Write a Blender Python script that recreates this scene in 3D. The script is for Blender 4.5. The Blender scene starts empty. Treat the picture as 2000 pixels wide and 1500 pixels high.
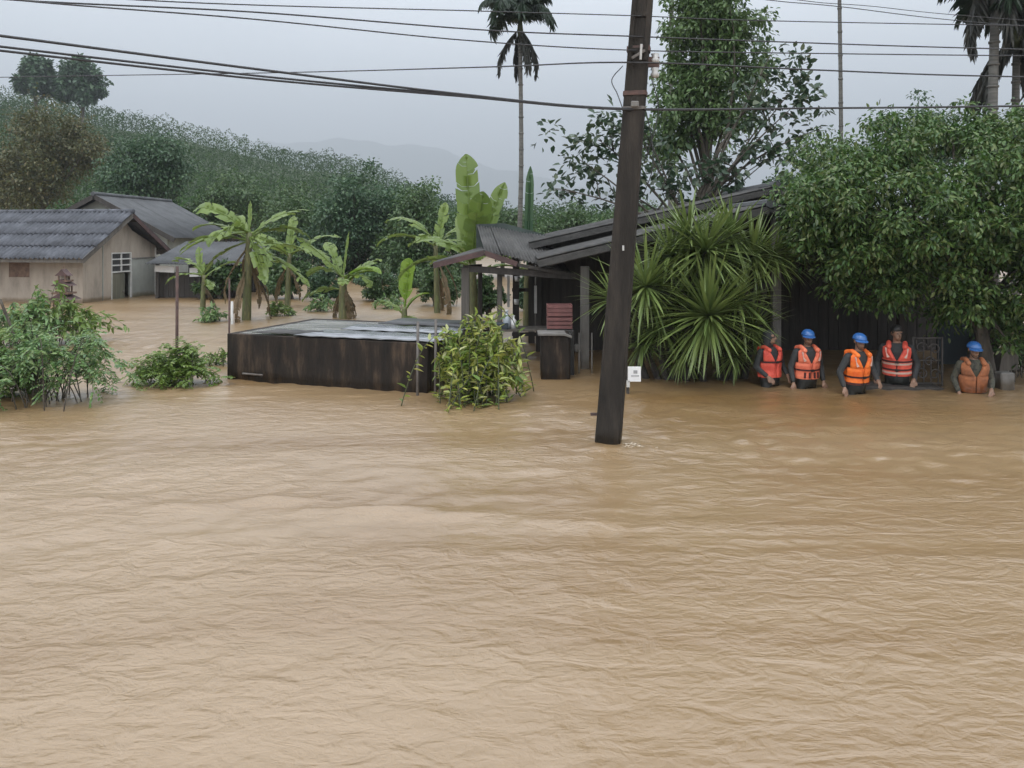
import bpy, bmesh, math, random
import numpy as np
from mathutils import Vector, Matrix

rad = math.radians
scene = bpy.context.scene
COL = scene.collection
rng = np.random.default_rng(7)
random.seed(7)

# ------------------------------------------------------------------ camera
HC = 2.47            # lens height above the flood water
FPX = 1600.0         # focal length for a 2000 px wide frame
cam_d = bpy.data.cameras.new('camera')
cam = bpy.data.objects.new('camera', cam_d)
COL.objects.link(cam)
cam.location = (0, 0, HC)
cam.rotation_euler = (rad(90), 0, 0)
cam_d.sensor_width = 36
cam_d.lens = 36 * FPX / 2000
cam_d.shift_y = -(750 - 456) / 2000
cam_d.clip_start = 0.1
cam_d.clip_end = 20000
scene.camera = cam

# ------------------------------------------------------------------ sky, sun, exposure
SUN_EL, SUN_AZ = 62.0, 205.0     # high sun behind thick cloud, behind the camera and to its left
world = bpy.data.worlds.new('World')
scene.world = world
world.use_nodes = True
nt = world.node_tree
nt.nodes.clear()
def wn(t, **k):
    n = nt.nodes.new(t)
    for a, b in k.items():
        setattr(n, a, b)
    return n
out = wn('ShaderNodeOutputWorld')
bg = wn('ShaderNodeBackground')
tc = wn('ShaderNodeTexCoord')
sep = wn('ShaderNodeSeparateXYZ')
nt.links.new(tc.outputs['Generated'], sep.inputs[0])
mx = wn('ShaderNodeMath', operation='ABSOLUTE')
nt.links.new(sep.outputs['Z'], mx.inputs[0])
ma = wn('ShaderNodeMath', operation='MULTIPLY_ADD')      # overcast sky: (1 + 2 sin e) / 3 of the zenith
nt.links.new(mx.outputs[0], ma.inputs[0])
ma.inputs[1].default_value = 0.86
ma.inputs[2].default_value = 0.40
nz = wn('ShaderNodeTexNoise')
nz.inputs['Scale'].default_value = 2.2
nz.inputs['Detail'].default_value = 4
mapn = wn('ShaderNodeMapping')
mapn.inputs['Scale'].default_value = (1, 1, 3.0)
nt.links.new(tc.outputs['Generated'], mapn.inputs[0])
nt.links.new(mapn.outputs[0], nz.inputs['Vector'])
nr = wn('ShaderNodeMapRange')
nr.inputs['From Min'].default_value = 0.3
nr.inputs['From Max'].default_value = 0.7
nr.inputs['To Min'].default_value = 0.90
nr.inputs['To Max'].default_value = 1.12
nt.links.new(nz.outputs['Fac'], nr.inputs['Value'])
mul = wn('ShaderNodeMath', operation='MULTIPLY')
nt.links.new(ma.outputs[0], mul.inputs[0])
nt.links.new(nr.outputs[0], mul.inputs[1])
grey = wn('ShaderNodeMix', data_type='RGBA', blend_type='MULTIPLY')
grey.inputs['Factor'].default_value = 1
grey.inputs['A'].default_value = (0.955, 1.0, 1.07, 1)
nt.links.new(mul.outputs[0], grey.inputs['B'])
sky = wn('ShaderNodeTexSky', sky_type='NISHITA', sun_disc=False, sun_elevation=rad(SUN_EL),
         sun_rotation=rad(SUN_AZ), air_density=1.0, dust_density=6.0, ozone_density=1.0)
hs = wn('ShaderNodeHueSaturation')
hs.inputs['Saturation'].default_value = 0.35
hs.inputs['Value'].default_value = 0.1
nt.links.new(sky.outputs[0], hs.inputs['Color'])
mixs = wn('ShaderNodeMix', data_type='RGBA')
mixs.inputs['Factor'].default_value = 0.12
nt.links.new(grey.outputs['Result'], mixs.inputs['A'])
nt.links.new(hs.outputs[0], mixs.inputs['B'])
nt.links.new(mixs.outputs['Result'], bg.inputs['Color'])
bg.inputs['Strength'].default_value = 2.6
nt.links.new(bg.outputs[0], out.inputs['Surface'])

sd = bpy.data.lights.new('sun', 'SUN')
sd.energy = 0.6
sd.angle = rad(18)
sd.color = (1.0, 0.97, 0.92)
sun = bpy.data.objects.new('sun', sd)
COL.objects.link(sun)
sun.rotation_euler = (rad(90 - SUN_EL), 0, rad(180 - SUN_AZ) )

scene.view_settings.view_transform = 'Standard'
scene.view_settings.look = 'None'
scene.view_settings.exposure = 0.0
scene.view_settings.gamma = 1.0
scene.view_settings.use_curve_mapping = False
scene.cycles.max_bounces = 6
scene.cycles.diffuse_bounces = 2
scene.cycles.glossy_bounces = 3
scene.cycles.transmission_bounces = 3
scene.cycles.transparent_max_bounces = 6
scene.cycles.volume_bounces = 0
scene.cycles.use_denoising = True
scene.cycles.sample_clamp_indirect = 6

# ------------------------------------------------------------------ helpers
def P(u, v, D):
    """world point D metres ahead that the photograph shows at (u, v) of 2000 x 1500; only for setting out"""
    return Vector(((u - 1000) / FPX * D, D, HC - (v - 456) / FPX * D))

def wloc(o):
    p = Vector((0, 0, 0))
    while o is not None:
        p = p + o.location
        o = o.parent
    return p

def tag(o, label=None, cat=None, group=None, kind=None):
    if label: o['label'] = label
    if cat: o['category'] = cat
    if group: o['group'] = group
    if kind: o['kind'] = kind
    return o

def thing(name, loc, label, cat, group=None):
    o = bpy.data.objects.new(name, None)
    o.empty_display_size = 0.2
    COL.objects.link(o)
    o.location = loc
    return tag(o, label, cat, group)

def link(name, me, parent=None, m=None):
    o = bpy.data.objects.new(name, me)
    COL.objects.link(o)
    if m is not None and len(me.materials) == 0:
        me.materials.append(m)
    if parent is not None:
        o.parent = parent
    return o

def np_mesh(name, verts, faces, smooth=False):
    """fast mesh from numpy: verts (n,3), faces (m,k)"""
    me = bpy.data.meshes.new(name)
    verts = np.asarray(verts, np.float32)
    faces = np.asarray(faces, np.int32)
    m, k = faces.shape
    me.vertices.add(len(verts))
    me.vertices.foreach_set('co', verts.ravel())
    me.loops.add(m * k)
    me.loops.foreach_set('vertex_index', faces.ravel())
    me.polygons.add(m)
    me.polygons.foreach_set('loop_start', np.arange(0, m * k, k, dtype=np.int32))
    me.polygons.foreach_set('loop_total', np.full(m, k, np.int32))
    if smooth:
        me.polygons.foreach_set('use_smooth', np.ones(m, bool))
    me.update(calc_edges=True)
    return me

class MB:
    """collects shapes in world coordinates, then becomes ONE mesh object"""
    def __init__(s):
        s.v = []; s.f = []
    def add(s, vs, fs):
        k = len(s.v)
        s.v.extend([tuple(x) for x in vs])
        s.f.extend([tuple(i + k for i in f) for f in fs])
        return s
    def box(s, c, size, rot=None, ax=None):
        c = Vector(c)
        hx, hy, hz = size[0] / 2, size[1] / 2, size[2] / 2
        R = rot if rot is not None else Matrix.Identity(3)
        vs = [c + R @ Vector((x * hx, y * hy, z * hz)) for x in (-1, 1) for y in (-1, 1) for z in (-1, 1)]
        return s.add(vs, [(0, 1, 3, 2), (4, 6, 7, 5), (0, 4, 5, 1), (2, 3, 7, 6), (0, 2, 6, 4), (1, 5, 7, 3)])
    def bar(s, a, b, w, h=None, up=(0, 0, 1)):
        a, b = Vector(a), Vector(b)
        h = h or w
        d = (b - a).normalized()
        up = Vector(up)
        if abs(d.dot(up)) > 0.98: up = Vector((0, 1, 0))
        x = d.cross(up).normalized(); z = x.cross(d)
        R = Matrix((x, d, z)).transposed()
        return s.box((a + b) / 2, (w, (b - a).length, h), R)
    def tube(s, pts, rs, n=8, cap=True):
        pts = [Vector(p) for p in pts]
        if not hasattr(rs, '__len__'): rs = [rs] * len(pts)
        vs = []; fs = []
        d0 = (pts[1] - pts[0]).normalized()
        ref = Vector((0, 0, 1)) if abs(d0.z) < 0.9 else Vector((1, 0, 0))
        x = d0.cross(ref).normalized()
        for i, p in enumerate(pts):
            d = (pts[min(i + 1, len(pts) - 1)] - pts[max(i - 1, 0)]).normalized()
            x = (x - d * x.dot(d)).normalized()
            y = d.cross(x)
            for j in range(n):
                a = 2 * math.pi * j / n
                vs.append(p + (x * math.cos(a) + y * math.sin(a)) * rs[i])
        for i in range(len(pts) - 1):
            for j in range(n):
                k = (j + 1) % n
                fs.append((i * n + j, i * n + k, (i + 1) * n + k, (i + 1) * n + j))
        if cap:
            fs.append(tuple(range(n - 1, -1, -1)))
            e = (len(pts) - 1) * n
            fs.append(tuple(range(e, e + n)))
        return s.add(vs, fs)
    def prism(s, poly, off):
        """polygon (3-D points) extruded by vector off"""
        off = Vector(off); n = len(poly)
        vs = [Vector(p) for p in poly] + [Vector(p) + off for p in poly]
        fs = [tuple(range(n - 1, -1, -1)), tuple(range(n, 2 * n))]
        fs += [(i, (i + 1) % n, n + (i + 1) % n, n + i) for i in range(n)]
        return s.add(vs, fs)
    def rings(s, rings, cap=True):
        n = len(rings[0]); vs = [p for r in rings for p in r]; fs = []
        for i in range(len(rings) - 1):
            for j in range(n):
                k = (j + 1) % n
                fs.append((i * n + j, i * n + k, (i + 1) * n + k, (i + 1) * n + j))
        if cap:
            fs.append(tuple(range(n - 1, -1, -1)))
            e = (len(rings) - 1) * n
            fs.append(tuple(range(e, e + n)))
        return s.add(vs, fs)
    def ball(s, c, r, n=10, m=7, sc=(1, 1, 1)):
        c = Vector(c); R = []
        for i in range(1, m):
            t = math.pi * i / m
            R.append([c + Vector((r * sc[0] * math.sin(t) * math.cos(2 * math.pi * j / n),
                                  r * sc[1] * math.sin(t) * math.sin(2 * math.pi * j / n),
                                  -r * sc[2] * math.cos(t))) for j in range(n)])
        return s.rings(R)
    def build(s, name, m, parent=None, smooth=False, bevel=0):
        o0 = wloc(parent) if parent is not None else Vector((0, 0, 0))
        me = bpy.data.meshes.new(name)
        me.from_pydata([(a - o0.x, b - o0.y, c - o0.z) for a, b, c in s.v], [], s.f)
        bm = bmesh.new(); bm.from_mesh(me)
        bmesh.ops.recalc_face_normals(bm, faces=bm.faces)
        if bevel:
            bmesh.ops.bevel(bm, geom=bm.edges[:], offset=bevel, segments=1, affect='EDGES', clamp_overlap=True)
        bm.to_mesh(me); bm.free()
        if smooth:
            for p in me.polygons: p.use_smooth = True
        return link(name, me, parent, m)
    def single(s, name, m, label, cat, group=None, smooth=False, bevel=0):
        """a thing that is one mesh, its origin at its base"""
        c = np.array(s.v)
        base = Vector((c[:, 0].mean(), c[:, 1].mean(), c[:, 2].min()))
        holder = bpy.data.objects.new('tmp', None); holder.location = base
        o = s.build(name, m, holder, smooth, bevel)
        o.parent = None; o.location = base
        bpy.data.objects.remove(holder)
        return tag(o, label, cat, group)

def curve(pts, n=10):
    """Catmull-Rom through points"""
    pts = [Vector(p) for p in pts]
    ext = [pts[0] * 2 - pts[1]] + pts + [pts[-1] * 2 - pts[-2]]
    res = []
    for i in range(1, len(ext) - 2):
        a, b, c, d = ext[i - 1:i + 3]
        for k in range(n):
            t = k / n
            res.append(0.5 * ((2 * b) + (c - a) * t + (2 * a - 5 * b + 4 * c - d) * t * t + (3 * b - a - 3 * c + d) * t ** 3))
    res.append(pts[-1])
    return res

def unit(a):
    return a / np.maximum(np.linalg.norm(a, axis=-1, keepdims=True), 1e-9)

def leaf_arrays(pos, d, nrm, L, W, fold=0.25, bend=0.18, simple=False):
    """folded oval leaves, two quads each"""
    N = len(pos)
    L = np.broadcast_to(np.asarray(L, float), (N,))[:, None]
    W = np.broadcast_to(np.asarray(W, float), (N,))[:, None]
    d = unit(d)
    side = unit(np.cross(d, nrm)); n2 = np.cross(side, d)
    b = pos; t = pos + d * L - n2 * bend * L
    q1 = pos + d * L * 0.33; q2 = pos + d * L * 0.68 - n2 * bend * 0.45 * L
    u = n2 * fold
    if simple:      # one folded quad, for leaves far away
        m_ = pos + d * L * .5
        V = np.stack([b, m_ + (side + u) * W * .5, t, m_ + (-side + u) * W * .5], 1).reshape(-1, 3)
        return V, (np.arange(N) * 4)[:, None] + np.array([[0, 1, 2, 3]])
    V = np.stack([b, q1 + (side + u) * W * .5, q2 + (side + u) * W * .42, t,
                  q2 + (-side + u) * W * .42, q1 + (-side + u) * W * .5], 1).reshape(-1, 3)
    base = (np.arange(N) * 6)[:, None]
    Fa = np.concatenate([base + np.array([[0, 1, 2, 3]]), base + np.array([[0, 3, 4, 5]])], 0)
    return V, Fa

# ------------------------------------------------------------------ materials
def pmat(name, c1, c2=None, rough=0.7, scale=4, stretch=(1, 1, 1), bump=0.0, bscale=None, metallic=0, spec=0.5,
         c3=None, detail=6, contrast=(0.35, 0.65), coord='Object'):
    m = bpy.data.materials.new(name); m.use_nodes = True
    t = m.node_tree; b = t.nodes['Principled BSDF']
    b.inputs['Roughness'].default_value = rough
    b.inputs['Metallic'].default_value = metallic
    b.inputs['Specular IOR Level'].default_value = spec
    c2 = c2 or tuple(x * 0.7 for x in c1)
    tcn = t.nodes.new('ShaderNodeTexCoord')
    mp = t.nodes.new('ShaderNodeMapping'); mp.inputs['Scale'].default_value = stretch
    t.links.new(tcn.outputs[coord], mp.inputs[0])
    n = t.nodes.new('ShaderNodeTexNoise'); n.inputs['Scale'].default_value = scale
    n.inputs['Detail'].default_value = detail; n.inputs['Roughness'].default_value = 0.65
    t.links.new(mp.outputs[0], n.inputs['Vector'])
    r = t.nodes.new('ShaderNodeValToRGB')
    r.color_ramp.elements[0].position = contrast[0]; r.color_ramp.elements[1].position = contrast[1]
    r.color_ramp.elements[0].color = (*c1, 1); r.color_ramp.elements[1].color = (*c2, 1)
    if c3:
        e = r.color_ramp.elements.new(0.5 * (contrast[0] + contrast[1])); e.color = (*c3, 1)
    t.links.new(n.outputs['Fac'], r.inputs[0])
    t.links.new(r.outputs[0], b.inputs['Base Color'])
    if bump:
        n2 = t.nodes.new('ShaderNodeTexNoise'); n2.inputs['Scale'].default_value = bscale or scale * 6
        n2.inputs['Detail'].default_value = 5
        t.links.new(mp.outputs[0], n2.inputs['Vector'])
        bp = t.nodes.new('ShaderNodeBump'); bp.inputs['Strength'].default_value = bump
        bp.inputs['Distance'].default_value = 0.02
        t.links.new(n2.outputs['Fac'], bp.inputs['Height'])
        t.links.new(bp.outputs[0], b.inputs['Normal'])
    return m

def leafmat(name, cols, rough=0.42, transl=0.25, spec=0.5):
    """leaf colours picked per leaf"""
    m = bpy.data.materials.new(name); m.use_nodes = True
    t = m.node_tree; b = t.nodes['Principled BSDF']; o = t.nodes['Material Output']
    g = t.nodes.new('ShaderNodeNewGeometry')
    r = t.nodes.new('ShaderNodeValToRGB')
    r.color_ramp.elements[0].color = (*cols[0], 1)
    r.color_ramp.elements[-1].color = (*cols[-1], 1)
    for i in range(1, len(cols) - 1):
        e = r.color_ramp.elements.new(i / (len(cols) - 1)); e.color = (*cols[i], 1)
    t.links.new(g.outputs['Random Per Island'], r.inputs[0])
    t.links.new(r.outputs[0], b.inputs['Base Color'])
    b.inputs['Roughness'].default_value = rough
    b.inputs['Specular IOR Level'].default_value = spec
    tr = t.nodes.new('ShaderNodeBsdfTranslucent')
    t.links.new(r.outputs[0], tr.inputs['Color'])
    mix = t.nodes.new('ShaderNodeMixShader'); mix.inputs[0].default_value = transl
    t.links.new(b.outputs[0], mix.inputs[1]); t.links.new(tr.outputs[0], mix.inputs[2])
    t.links.new(mix.outputs[0], o.inputs['Surface'])
    return m

M = {}
M['bark'] = pmat('bark', (.10, .085, .065), (.045, .038, .03), .85, 9, (1, 1, .3), .5)
M['bark_pale'] = pmat('pale bark', (.20, .185, .16), (.09, .08, .065), .85, 9, (1, 1, .3), .4)
M['palm_trunk'] = pmat('palm trunk', (.16, .155, .14), (.07, .068, .06), .8, 3, (.4, .4, 5), .4)
M['concrete_dark'] = pmat('weathered pole concrete', (.014, .0125, .011), (.060, .050, .041), .8, 2.0, (3, 3, .45), .5, 24, c3=(.033, .0285, .024), contrast=(.28, .72), spec=.2)
M['concrete_grey'] = pmat('grey concrete', (.20, .19, .175), (.12, .112, .10), .8, 3, (2, 2, .5), .3, 20)
M['tank'] = pmat('mouldy tank render', (.009, .008, .007), (.105, .072, .048), .7, 1.9, (2.6, 2.6, .55), .6, 14, c3=(.024, .018, .0135), contrast=(.30, .76), spec=.25)
M['tank_top'] = pmat('wet tank slab', (.26, .25, .23), (.06, .058, .054), .22, 1.6, (.5, 2.6, 1), .3, 12, c3=(.16, .15, .135), contrast=(.36, .66))
M['sheet_wet'] = pmat('wet zinc sheet', (.30, .31, .33), (.10, .105, .11), .25, 2.2, (1, 4, 1), .25, metallic=.2)
M['black_plastic'] = pmat('black plastic sheet', (.012, .012, .013), (.03, .03, .032), .35, 5, bump=.4)
M['roof_tile'] = pmat('cement roof tile', (.040, .042, .049), (.125, .131, .150), .75, 1.6, (1, 1, 1), .3, 25, c3=(.072, .076, .088), contrast=(.28, .72))
M['roof_grey'] = pmat('grey roof sheet', (.080, .083, .086), (.040, .042, .044), .7, 1.4, (1, 1, 1), .2, 20)
M['roof_dark'] = pmat('old asbestos sheet', (.070, .066, .061), (.028, .027, .025), .75, 2.0, (2, .5, 2), .3, 20)
M['roof_green'] = pmat('algae roof sheet', (.055, .075, .065), (.03, .04, .037), .7, 2, bump=.2)
M['rust'] = pmat('rusty metal', (.11, .062, .05), (.055, .036, .032), .8, 6, bump=.3)
M['fascia_red'] = pmat('faded red fascia board', (.10, .055, .05), (.06, .038, .035), .75, 5, (1, 1, 1), .2)
M['wall_pink'] = pmat('old pinkish wall render', (.42, .36, .29), (.19, .165, .135), .85, 1.1, (1.6, 1.6, .5), .25, 20, c3=(.34, .29, .235), contrast=(.28, .74))
M['wall_green'] = pmat('pale green block wall', (.36, .37, .33), (.25, .26, .235), .85, 1.2, (1, 1, .5), .15, 20)
M['white_paint'] = pmat('old white paint', (.62, .61, .58), (.45, .44, .41), .6, 4, bump=.1)
M['white_bright'] = pmat('white plastic', (.8, .8, .79), (.7, .7, .69), .45, 4)
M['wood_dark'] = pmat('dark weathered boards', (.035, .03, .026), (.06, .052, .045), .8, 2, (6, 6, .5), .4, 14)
M['wood_grey'] = pmat('grey timber', (.14, .125, .105), (.075, .066, .056), .8, 2.5, (5, 5, .4), .4, 16)
M['wood_door'] = pmat('old greenish door', (.18, .17, .12), (.10, .10, .075), .75, 2, (4, 4, .4), .25)
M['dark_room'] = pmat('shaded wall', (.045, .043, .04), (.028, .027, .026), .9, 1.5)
M['glass_dark'] = pmat('dusty glass', (.05, .05, .05), (.075, .072, .068), .15, 3)
M['block_pink'] = pmat('terracotta vent block', (.30, .17, .13), (.20, .115, .09), .85, 5, bump=.2)
M['spirit'] = pmat('brown painted cement', (.20, .125, .085), (.10, .062, .045), .7, 8, bump=.2)
M['wire'] = pmat('black cable', (.022, .022, .024), (.035, .035, .037), .55, 10)
M['steel_post'] = pmat('dull pipe', (.16, .145, .13), (.09, .075, .065), .6, 9, (1, 1, .4), .2, metallic=.3)
M['insulator'] = pmat('porcelain', (.55, .54, .52), (.4, .39, .37), .3, 6)
M['blue_panel'] = pmat('blue grey door paint', (.055, .072, .085), (.035, .046, .055), .6, 2, (1, 1, .4), .15)
M['red_crate'] = pmat('faded red plastic', (.19, .075, .068), (.12, .05, .046), .55, 6)
M['sign_ink'] = pmat('sign grey', (.26, .26, .26), (.34, .34, .34), .6, 8)
M['mud'] = pmat('mud', (.15, .095, .05), (.10, .065, .035), .9, .4, bump=.3)
M['foam'] = pmat('pale foam', (.50, .42, .32), (.40, .33, .24), .6, 20)
M['skin'] = pmat('skin', (.27, .16, .105), (.21, .12, .08), .55, 9)
M['hair'] = pmat('black hair', (.012, .011, .010), (.022, .02, .018), .55, 30)
M['shirt_dark'] = pmat('dark wet shirt', (.022, .025, .026), (.04, .042, .042), .75, 6, bump=.3)
M['shirt_camo'] = pmat('camouflage cloth', (.055, .058, .04), (.028, .03, .024), .85, 14, c3=(.085, .078, .058), contrast=(.42, .58))
M['trousers'] = pmat('wet dark trousers', (.02, .026, .03), (.035, .042, .045), .6, 6, bump=.3)
M['vest_a'] = pmat('faded orange vest', (.88, .24, .13), (.66, .13, .07), .6, 9, bump=.5, bscale=18)
M['vest_b'] = pmat('bright orange vest', (.92, .22, .03), (.75, .12, .015), .6, 9, bump=.5, bscale=18)
M['vest_c'] = pmat('red orange vest', (.82, .13, .08), (.58, .065, .042), .6, 9, bump=.5, bscale=18)
M['vest_d'] = pmat('dirty orange vest', (.42, .15, .06), (.22, .085, .04), .8, 8, bump=.5, bscale=18)
M['strap'] = pmat('dark red webbing', (.045, .01, .01), (.07, .016, .014), .7, 20)
M['reflector'] = pmat('pale reflective tape', (.62, .42, .34), (.5, .32, .26), .4, 20)
M['helmet'] = pmat('blue helmet shell', (.045, .15, .40), (.035, .12, .34), .22, 5, spec=.6)
M['helmet_dk'] = pmat('navy helmet shell', (.012, .022, .09), (.01, .018, .07), .3, 5)
M['iron'] = pmat('rusty wrought iron', (.075, .066, .06), (.05, .045, .042), .7, 9, bump=.2)
M['bottle'] = pmat('clear plastic bottle', (.45, .5, .55), (.35, .4, .45), .2, 5)
M['tarp_dark'] = pmat('dark sheet', (.03, .035, .04), (.05, .055, .06), .5, 4, bump=.3)

L = {}
L['olive'] = leafmat('olive leaves', [(0.081, 0.090, 0.029), (0.122, 0.114, 0.036), (0.065, 0.090, 0.036), (0.155, 0.122, 0.049)])
L['dark'] = leafmat('dark green leaves', [(0.036, 0.085, 0.040), (0.061, 0.121, 0.051), (0.045, 0.093, 0.048), (0.091, 0.158, 0.061)])
L['mid'] = leafmat('mid green leaves', [(0.048, 0.100, 0.033), (0.081, 0.143, 0.046), (0.062, 0.114, 0.043), (0.114, 0.170, 0.057)])
L['hill'] = leafmat('hill forest leaves', [(0.040, 0.084, 0.022), (0.056, 0.109, 0.027), (0.035, 0.074, 0.022), (0.074, 0.118, 0.033)], rough=.85, transl=.3, spec=.1)
ht = L['hill'].node_tree                      # stands of different growth across the slope
hr = [n_ for n_ in ht.nodes if n_.type == 'VALTORGB'][0]
hn = ht.nodes.new('ShaderNodeTexNoise'); hn.inputs['Scale'].default_value = .045; hn.inputs['Detail'].default_value = 4
hc_ = ht.nodes.new('ShaderNodeTexCoord'); ht.links.new(hc_.outputs['Object'], hn.inputs['Vector'])
hp_r = ht.nodes.new('ShaderNodeValToRGB'); hp_r.color_ramp.elements[0].position = .36; hp_r.color_ramp.elements[1].position = .64
hp_r.color_ramp.elements[0].color = (.62, .72, .70, 1); hp_r.color_ramp.elements[1].color = (1.0, 1.0, .9, 1)
ht.links.new(hn.outputs['Fac'], hp_r.inputs[0])
hmx = ht.nodes.new('ShaderNodeMix'); hmx.data_type = 'RGBA'; hmx.blend_type = 'MULTIPLY'; hmx.inputs['Factor'].default_value = 1
tos = [l_.to_socket for l_ in hr.outputs[0].links]
ht.links.new(hr.outputs[0], hmx.inputs['A']); ht.links.new(hp_r.outputs[0], hmx.inputs['B'])
for q_ in tos: ht.links.new(hmx.outputs['Result'], q_)
L['longan'] = leafmat('drooping orchard leaves', [(.125, .150, .055), (0.028, 0.063, 0.017), (0.050, 0.114, 0.027), (0.086, 0.163, 0.036), (0.065, 0.127, 0.029), (0.123, 0.194, 0.051), (0.159, 0.194, 0.067)], rough=.42)
L['big'] = leafmat('large leathery leaves', [(0.031, 0.062, 0.035), (0.055, 0.094, 0.047), (0.043, 0.078, 0.043), (0.109, 0.133, 0.070)], rough=.3)
L['mango'] = leafmat('small fresh leaves', [(0.064, 0.127, 0.039), (0.100, 0.170, 0.049), (0.080, 0.137, 0.045), (0.137, 0.202, 0.072)])
L['bush'] = leafmat('wet shrub leaves', [(0.103, 0.205, 0.057), (0.160, 0.274, 0.081), (0.126, 0.229, 0.103), (0.252, 0.343, 0.148), (0.229, 0.320, 0.114)], rough=.28, transl=.3)
L['bush2'] = leafmat('yellow green shrub leaves', [(0.122, 0.200, 0.035), (0.174, 0.260, 0.052), (0.104, 0.174, 0.043), (0.244, 0.313, 0.086)], rough=.3, transl=.3)
L['croton'] = leafmat('croton leaves', [(0.125, 0.215, 0.030), (0.300, 0.372, 0.060), (0.450, 0.450, 0.120), (0.093, 0.180, 0.040), (0.231, 0.289, 0.051), (0.450, 0.450, 0.221)], rough=.32, transl=.25)
L['banana'] = leafmat('banana leaf', [(0.129, 0.196, 0.043), (0.173, 0.246, 0.050), (0.146, 0.217, 0.057)], rough=.35, transl=.35)
L['banana_y'] = leafmat('young banana leaf', [(.16, .27, .03), (.19, .30, .035)], rough=.35, transl=.4)
L['banana_dry'] = leafmat('dry banana leaf', [(.15, .10, .05), (.11, .085, .04)], rough=.7, transl=.2)
L['dracaena'] = leafmat('sword leaf', [(0.117, 0.177, 0.051), (0.175, 0.231, 0.067), (0.146, 0.201, 0.060)], rough=.3, transl=.2)
L['palm'] = leafmat('palm leaflets', [(0.024, 0.046, 0.026), (0.036, 0.062, 0.034), (0.029, 0.050, 0.029)], rough=.4, transl=.2)
L['palm_old'] = leafmat('hanging old palm leaflets', [(.03, .032, .026), (.045, .045, .035)], rough=.6, transl=.1)
M['banana_stem'] = pmat('banana stem', (.13, .16, .05), (.20, .19, .07), .6, 4, (2, 2, .4), .3, c3=(.09, .09, .04))
M['cane'] = pmat('green cane', (.07, .085, .035), (.045, .05, .025), .7, 8)

def wet_band(m, top=.16):
    """soaked, darker strip just above the flood line"""
    t = m.node_tree; b = t.nodes['Principled BSDF']; src = b.inputs['Base Color'].links[0].from_socket
    g = t.nodes.new('ShaderNodeNewGeometry'); sp = t.nodes.new('ShaderNodeSeparateXYZ'); t.links.new(g.outputs['Position'], sp.inputs[0])
    nn = t.nodes.new('ShaderNodeTexNoise'); nn.inputs['Scale'].default_value = 5; t.links.new(g.outputs['Position'], nn.inputs['Vector'])
    am = t.nodes.new('ShaderNodeMath'); am.operation = 'MULTIPLY_ADD'; t.links.new(nn.outputs['Fac'], am.inputs[0]); am.inputs[1].default_value = -.16
    t.links.new(sp.outputs['Z'], am.inputs[2])
    mr = t.nodes.new('ShaderNodeMapRange'); mr.inputs['From Min'].default_value = top - .16; mr.inputs['From Max'].default_value = top - .05
    mr.inputs['To Min'].default_value = 1; mr.inputs['To Max'].default_value = 0
    t.links.new(am.outputs[0], mr.inputs['Value'])
    mx = t.nodes.new('ShaderNodeMix'); mx.data_type = 'RGBA'; mx.blend_type = 'MULTIPLY'; mx.inputs['B'].default_value = (.55, .48, .38, 1)
    t.links.new(mr.outputs[0], mx.inputs['Factor']); t.links.new(src, mx.inputs['A']); t.links.new(mx.outputs['Result'], b.inputs['Base Color'])
    rm = t.nodes.new('ShaderNodeMapRange'); rm.inputs['To Min'].default_value = b.inputs['Roughness'].default_value; rm.inputs['To Max'].default_value = .3
    t.links.new(mr.outputs[0], rm.inputs['Value']); t.links.new(rm.outputs[0], b.inputs['Roughness'])
for k_ in ('concrete_dark', 'concrete_grey', 'tank', 'wall_pink', 'wall_green', 'wood_grey', 'shirt_dark', 'trousers', 'vest_d'):
    wet_band(M[k_])

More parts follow.
